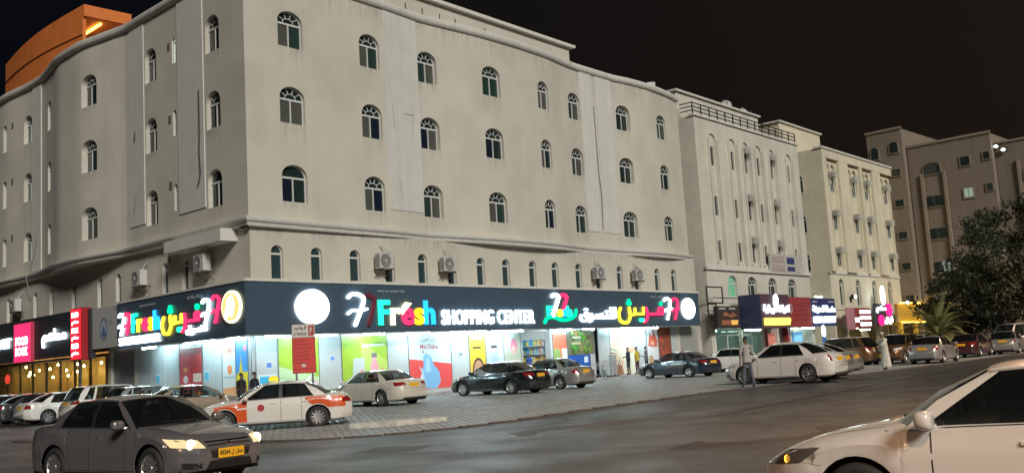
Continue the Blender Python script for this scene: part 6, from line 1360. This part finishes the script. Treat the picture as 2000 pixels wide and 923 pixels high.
def person(x, y, z, hd, label, top, bottom, arms=('down', 'down'), legs=0.12, sleeves=True, shorts=False, h=1.72, robe=None, lean=0.0, hairc=None, stride=0.0, shoes=(.03, .03, .03), cap=None):
    t = empty('person', (x, y, z), R(hd), label, 'person'); s = h / 1.74
    N = {}; E_ = []
    def nd(k, px, py, pz, r): N[k] = (px * s, py * s, pz * s, (r[0] * s, r[1] * s) if isinstance(r, tuple) else r * s)
    nd('pelvis', 0, 0, .94, (.13, .105)); nd('waist', .005 + lean * .3, 0, 1.10, (.125, .095)); nd('chest', .01 + lean * .7, 0, 1.30, (.15, .11)); nd('collar', lean, 0, 1.43, (.10, .08)); nd('neck', .015 + lean * 1.15, 0, 1.50, .052); nd('jaw', .03 + lean * 1.3, 0, 1.565, (.062, .072)); nd('face', .03 + lean * 1.4, 0, 1.635, (.075, .09)); nd('crown', .015 + lean * 1.4, 0, 1.705, (.06, .07))
    nd('nose', .125 + lean * 1.4, 0, 1.615, .012)
    E_ += [('pelvis', 'waist'), ('waist', 'chest'), ('chest', 'collar'), ('collar', 'neck'), ('neck', 'jaw'), ('jaw', 'face'), ('face', 'crown'), ('face', 'nose')]
    for i, sg in enumerate((1, -1)):
        st = stride * sg
        nd('hip%d' % i, 0, .085 * sg, .88, .088); nd('knee%d' % i, .02 + st * .5, (.095 + legs * .25) * sg, .49, .058); nd('ankle%d' % i, -.02 + st, (.10 + legs * .5) * sg, .09, .042); nd('toe%d' % i, .14 + st, (.11 + legs * .55) * sg, .035, (.045, .03))
        E_ += [('pelvis', 'hip%d' % i), ('hip%d' % i, 'knee%d' % i), ('knee%d' % i, 'ankle%d' % i), ('ankle%d' % i, 'toe%d' % i)]
        nd('shoulder%d' % i, lean, .185 * sg, 1.41, .06)
        P = {'down': ((.0, .235, 1.12), (.05, .245, .87)), 'front': ((.02, .23, 1.14), (.22, .12, 1.12)), 'hip': ((-.06, .31, 1.16), (.02, .19, .98)), 'back': ((-.05, .24, 1.14), (-.12, .08, 1.0)), 'up': ((.12, .24, 1.25), (.28, .14, 1.42)), 'reach': ((.18, .25, 1.25), (.40, .28, 1.12))}[arms[i]]
        el, wr_ = P; nd('elbow%d' % i, el[0] + lean * .6, el[1] * sg, el[2], .042); nd('wrist%d' % i, wr_[0] + lean * .5, wr_[1] * sg, wr_[2], .028)
        d = (Vector(wr_) - Vector(el)).normalized(); d.y *= sg; w = Vector((wr_[0] + lean * .5, wr_[1] * sg, wr_[2])); pm2 = w + d * .075; side = d.cross(Vector((0, sg, 0))); side = side.normalized() if side.length > .1 else Vector((1, 0, 0))
        nd('palm%d' % i, *pm2, (.036, .018))
        E_ += [('collar', 'shoulder%d' % i), ('shoulder%d' % i, 'elbow%d' % i), ('elbow%d' % i, 'wrist%d' % i), ('wrist%d' % i, 'palm%d' % i)]
        for f, (o_, ln) in enumerate(((-.03, .062), (-.010, .075), (.010, .07), (.03, .055))):
            a = pm2 + d * .035 + side * o_; b = a + d * ln * .55 + Vector((0, -sg * .008, 0)); c = a + d * ln + Vector((0, -sg * .022, 0)); 
            for k_, pp in (('a', a), ('b', b), ('c', c)): nd('f%d%d%s' % (i, f, k_), *pp, .0088)
            E_ += [('palm%d' % i, 'f%d%da' % (i, f)), ('f%d%da' % (i, f), 'f%d%db' % (i, f)), ('f%d%db' % (i, f), 'f%d%dc' % (i, f))]
        a = w + d * .04 - side * .04; b = a + d * .05 - side * .018; nd('t%da' % i, *a, .011); nd('t%db' % i, *b, .0095); E_ += [('palm%d' % i, 't%da' % i), ('t%da' % i, 't%db' % i)]
    me = skin_mesh(N, E_, 'body')
    segs = []
    for a, b in E_:
        c = 0
        if a[:4] in ('hip0', 'hip1') or b[:3] == 'hip': c = 2
        elif a[:4] == 'knee': c = 0 if shorts else 2
        elif a[:5] == 'ankle': c = 3
        elif a in ('pelvis',): c = 2 if b != 'waist' else 1
        elif a in ('waist', 'chest') or b[:8] == 'shoulder': c = 1
        elif a[:8] == 'shoulder': c = 1
        elif a[:5] == 'elbow': c = 1 if sleeves == 'long' else 0
        segs.append((Vector(N[a][:3]), Vector(N[b][:3]), c))
    for m_ in (SKIN, top, bottom, mat('shoe_%.2f' % shoes[0], shoes, .6)): me.materials.append(m_)
    for p in me.polygons:
        c = p.center; best = (9, 0)
        for a, b, k in segs:
            ab = b - a; tt = max(0, min(1, (c - a).dot(ab) / max(ab.length_squared, 1e-6))); d = (c - a - ab * tt).length
            if d < best[0]: best = (d, k)
        p.material_index = best[1]
    o = link('body', me, None, t)
    hx = (.02 + lean * 1.4) * s
    q = MB()
    rows = []
    for i in range(6):
        ph_ = i / 5 * math.pi * .52; rr, zz = math.sin(ph_), math.cos(ph_)
        rows.append([(hx - .018 * s + .098 * s * rr * math.cos(2 * math.pi * k / 14) * (1.0 if math.cos(2 * math.pi * k / 14) < .6 or i < 4 else .86), .083 * s * rr * math.sin(2 * math.pi * k / 14), (1.66 + .095 * zz) * s) for k in range(15)])
    if cap: rows = [[(a * 1.0 + 0, b * 1.06, c + .012) for a, b, c in rw] for rw in rows]
    q.grid(rows); q.build('cap' if cap else 'hair', cap or hairc or HAIR, t, smooth=True)
    if robe:
        rr_ = [(1.44, .12, .085), (1.40, .20, .11), (1.25, .19, .125), (1.0, .18, .135), (.7, .20, .16), (.4, .22, .19), (.14, .235, .21)]
        q = MB(); q.grid([[((.0 + lean * max(0, (zz - .9)) * 1.8 + .012 * math.sin(5 * a_) * (1.5 - zz)) * s + xr * s * math.cos(a_) * (1 + .06 * math.sin(7 * a_) * (1.5 - zz)), yr_ * s * math.sin(a_) * (1 + .05 * math.sin(6 * a_ + zz * 3) * (1.5 - zz)), zz * s) for a_ in [2 * math.pi * k / 28 for k in range(29)]] for zz, yr_, xr in rr_]); q.build('robe', robe, t, smooth=True)
        for i, sg in enumerate((1, -1)):
            sh_, el, wr2 = (Vector(N['%s%d' % (k, i)][:3]) for k in ('shoulder', 'elbow', 'wrist')); MB().tube([sh_, el, wr2], [.085 * s, .075 * s, .07 * s], 10).build('sleeve', robe, t, smooth=True)
    elif not shorts or True:
        # loose shirt hem
        q = MB(); q.grid([[((lean * .4 * (zz - .8)) * s + xr * s * math.cos(a_), yr_ * s * math.sin(a_), zz * s) for a_ in [2 * math.pi * k / 20 for k in range(21)]] for zz, yr_, xr in ((1.12, .150, .122), (1.0, .160, .132), (.86, .168, .142))]); q.build('shirt_hem', top, t, smooth=True)
    return t
def cloth(n, c): return mat('cloth_' + n, c, .85, noise=.15, nscale=12, bump=.25, bscale=25)
x, y = 8.07, 35.6
person(x, y, gz(x, y) + .02, 105, 'man in pale grey shirt and blue-grey trousers standing by the white compact sedan', cloth('greyshirt', (.34, .33, .32)), cloth('bluegrey', (.09, .10, .14)), ('down', 'front'), h=1.78, stride=.08)
x, y = 17.1, 46.9
person(x, y, gz(x, y) + .02, 200, 'person in a long white robe walking at the road edge', cloth('white', (.62, .58, .50)), cloth('white', (.62, .58, .50)), ('reach', 'down'), h=1.74, robe=cloth('white', (.62, .58, .50)), lean=.06, stride=.1, cap=cloth('white', (.62, .58, .50)))
for u, off, hd, lb, tp, bt, ar, kw in ((28.35, .1, 150, 'person in a long dark navy shirt facing the ray poster', cloth('navy', (.02, .035, .06)), cloth('navy', (.02, .035, .06)), ('front', 'down'), dict(shorts=True)),
                                       (29.35, .1, 140, 'person in a yellow vest with hands on hips beside the one in navy', cloth('yellow', (.55, .42, .04)), cloth('maroonish', (.09, .05, .05)), ('hip', 'hip'), dict()),
                                       (30.6, .0, 150, 'person in a patterned dark shirt nearest the dark blue saloon', cloth('pattern', (.12, .12, .16)), cloth('darkblue', (.03, .04, .07)), ('hip', 'front'), dict())):
    x, y = A(u, off); person(x, y, .158, hd, lb, tp, bt, ar, h=1.74, **kw)
for x, y, lb, c in ((-11.15, 40.0, 'dark-haired person in dark clothes behind the beige sedan, left of the pair', (.03, .025, .025)), (-10.7, 40.3, 'dark-haired person in dark clothes next to the taxi roof lamp', (.03, .03, .05))):
    person(x, y, gz(x, y) + .02, 60, lb, cloth('d%.3f' % c[2], c), cloth('black', (.02, .02, .025)), h=1.74)
x, y = A(21.4, -2.3); person(x, y, .17, 220, 'shop worker in a bright blue shirt inside the lit entrance', cloth('blue', (.03, .10, .45)), cloth('black', (.02, .02, .025)), ('front', 'front'), h=1.7)
# ------------------------------------------------------------------ trees, palm, street lamps
BARK = mat('bark', (.09, .065, .045), .9, noise=.3, nscale=8, bump=.5, bscale=20)
LEAF = [mat('leaf_dark', (.030, .036, .016), .7), mat('leaf_mid', (.044, .048, .021), .7), mat('leaf_pale', (.065, .060, .028), .7)]
def tree(x, y, h, rad, label, seed, n_clump=60, per=120, leaf=.16, droop=.3, trunk_h=.35):
    rg = random.Random(seed); t = empty('broadleaf_tree', (x, y, gz(x, y)), rg.uniform(0, 6), label, 'tree', 'dark trees at the end of the street')
    q = MB(); th = h * trunk_h; q.tube([(0, 0, -.1), (.1, .05, th * .5), (.05, .1, th)], [.30, .24, .2], 8); tips = []
    for k in range(7):
        a = 2 * math.pi * k / 7 + rg.uniform(-.3, .3); e = rg.uniform(.45, 1.1); L = rad * rg.uniform(.55, .9)
        p1 = Vector((.05, .1, th)); p2 = p1 + Vector((math.cos(a) * L * .5, math.sin(a) * L * .5, L * e * .6)); p3 = p1 + Vector((math.cos(a) * L, math.sin(a) * L, L * e)); q.tube([p1, p2, p3], [.14, .09, .04], 6); tips += [p2, p3]
        for m in range(2):
            p4 = p3 + Vector((rg.uniform(-1, 1), rg.uniform(-1, 1), rg.uniform(.1, 1))) * rad * .3; q.tube([p2, (p2 + p4) / 2 + Vector((0, 0, .2)), p4], [.06, .04, .02], 5); tips.append(p4)
    q.build('trunk', BARK, t, smooth=True)
    q = MB(); zc = th + (h - th) * .5
    for k in range(n_clump):
        u_, v_ = rg.uniform(0, 2 * math.pi), rg.uniform(-1, 1); rr = rg.uniform(.45, 1) ** .5; c = Vector((rad * rr * math.sqrt(1 - v_ * v_) * math.cos(u_), rad * rr * math.sqrt(1 - v_ * v_) * math.sin(u_), zc + (h - th) * .5 * rr * v_))
        if rg.random() < .3: c = rg.choice(tips) + Vector((rg.gauss(0, .4), rg.gauss(0, .4), rg.gauss(0, .3)))
        cr_ = rg.uniform(.5, 1.0) * rad * .26; q.cur = rg.choice((0, 0, 1, 1, 2))
        for m in range(per):
            d = Vector((rg.gauss(0, 1), rg.gauss(0, 1), rg.gauss(0, .8))); d = d.normalized() * cr_ * rg.uniform(.3, 1.05); p = c + d; p.z -= droop * rg.random() * cr_
            a = Vector((rg.gauss(0, 1), rg.gauss(0, 1), rg.gauss(-.3, .8))).normalized(); b = a.cross(Vector((rg.gauss(0, 1), rg.gauss(0, 1), rg.gauss(0, 1)))).normalized(); l_ = leaf * rg.uniform(.6, 1.4)
            q.add([p, p + a * l_ + b * l_ * .4, p + a * l_ * 2, p + a * l_ - b * l_ * .4], [(0, 1, 2, 3)])
    q.build('crown', LEAF, t, fix=False)
tree(37.4, 75.5, 10.5, 3.9, 'dark broadleaf tree with a dense crown just behind the palm', 21, 80, 130, .17, .3, .2)
tree(41.0, 80.0, 13.0, 4.6, 'tall dark broadleaf tree before the far apartment block', 22, 85, 130, .18, .3, .2)
tree(42.0, 75.5, 9.5, 3.4, 'drooping feathery tree above the white van', 23, 85, 130, .13, .9, .2)
tree(43.2, 73.5, 12.5, 4.6, 'drooping feathery tree at the street end beyond the silver hatchback', 24, 95, 130, .14, .9, .2)
tree(38.2, 84.0, 8.0, 3.6, 'low dark tree filling the gap beside the arcaded block', 25, 70, 130, .17, .3, .15)
tree(50.0, 84.0, 14.0, 5.2, 'largest dark tree at the street end, behind the feathery ones', 26, 90, 130, .19, .3, .2)
def palm(x, y, label):
    rg = random.Random(4); t = empty('date_palm', (x, y, gz(x, y)), 0, label, 'palm')
    q = MB(); q.tube([(0, 0, -.1), (.03, 0, .7), (.0, .05, 1.5)], [.30, .27, .30], 10)
    q.build('trunk', BARK, t, smooth=True); PL = [mat('frond', (.17, .18, .065), .6), mat('frond_dry', (.28, .22, .08), .6)]
    for k in range(48):
        a = k * 2.399 + rg.uniform(-.2, .2); e = lerp(1.35, -.05, (k / 48)) + rg.uniform(-.12, .12); L = rg.uniform(2.7, 3.6); q = MB(); pts = []
        d = Vector((math.cos(a) * math.cos(e), math.sin(a) * math.cos(e), math.sin(e))); p = Vector((0, .05, 1.5)); n = 16
        for i in range(n + 1): pts.append(p.copy()); p = p + d * (L / n); d = (d + Vector((0, 0, -.075 - .03 * i / n))).normalized()
        q.tube(pts, [lerp(.03, .006, i / n) for i in range(n + 1)], 4)
        for i in range(2, n):
            dd = (pts[i + 1] - pts[i]).normalized(); s_ = dd.cross(Vector((0, 0, 1))).normalized(); up = s_.cross(dd)
            for sub in (0, .5):
                pp = pts[i].lerp(pts[i + 1], sub); ll = .55 * math.sin(math.pi * min(.97, (i + sub) / n * .85 + .15))
                for sg in (1, -1):
                    v = (s_ * sg * .75 + dd * .6 + up * .28).normalized(); tip = pp + v * ll + Vector((0, 0, -.06)); q.add([pp - dd * .05, pp + dd * .05, tip], [(0, 1, 2)])
        q.build('frond', PL[0] if k < 38 else PL[1], t, fix=False)
palm(30.0, 71.5, 'short date palm with arching fronds beside the gilded canopy')
# sodium street lamps along the far side of the road (their heads stand above and right of the view)
POLE = mat('galvanised_pole', (.35, .35, .35), .45, metal=.7)
def street_lamp(x, y, ax, ay, label, watts=1200, hgt=9.0):
    t = empty('street_lamp', (x, y, gz(x, y)), 0, label, 'street lamp', 'sodium street lamps along the road')
    MB().tube([(0, 0, 0), (0, 0, hgt * .6), (0, 0, hgt)], [.11, .085, .06], 10).build('pole', POLE, t, smooth=True); MB().tube([(0, 0, hgt), (ax * .5, ay * .5, hgt + .35), (ax, ay, hgt + .3)], .045, 8).build('arm', POLE, t, smooth=True)
    an = math.atan2(ay, ax); q = MB().bbox(-.1, .65, -.16, .16, -.02, .14, .04); q.build('lamp_head', POLE, t, loc=(ax, ay, hgt + .28), rot=(0, 0, an)); MB().box(.05, .6, -.12, .12, -.035, -.021).build('lamp_lens', emi('sodium_lens', (1, .55, .2), 30), t, loc=(ax, ay, hgt + .28), rot=(0, 0, an))
    l = bpy.data.lights.new('lamp_light', 'AREA'); l.shape = 'RECTANGLE'; l.size = .6; l.size_y = .3; l.energy = watts; l.color = (1.0, .58, .32); l.spread = R(165)
    o = bpy.data.objects.new('lamp_light', l); col.objects.link(o); o.parent = t; o.location = (ax + .3 * math.cos(an), ay + .3 * math.sin(an), hgt + .22); o.rotation_euler = (0, 0, an)
for (x, y), lb in (((12.2, 17.0), 'sodium street lamp over the junction'), ((33.5, 44.5), 'sodium street lamp beyond the white van side of the road'), ((44.5, 62.5), 'sodium street lamp near the far trees'), ((4.5, -6.5), 'sodium street lamp behind the viewpoint'), ((-17.0, -9.0), 'sodium street lamp across the side street behind the viewpoint')):
    street_lamp(x, y, -2.4, 1.9, lb)
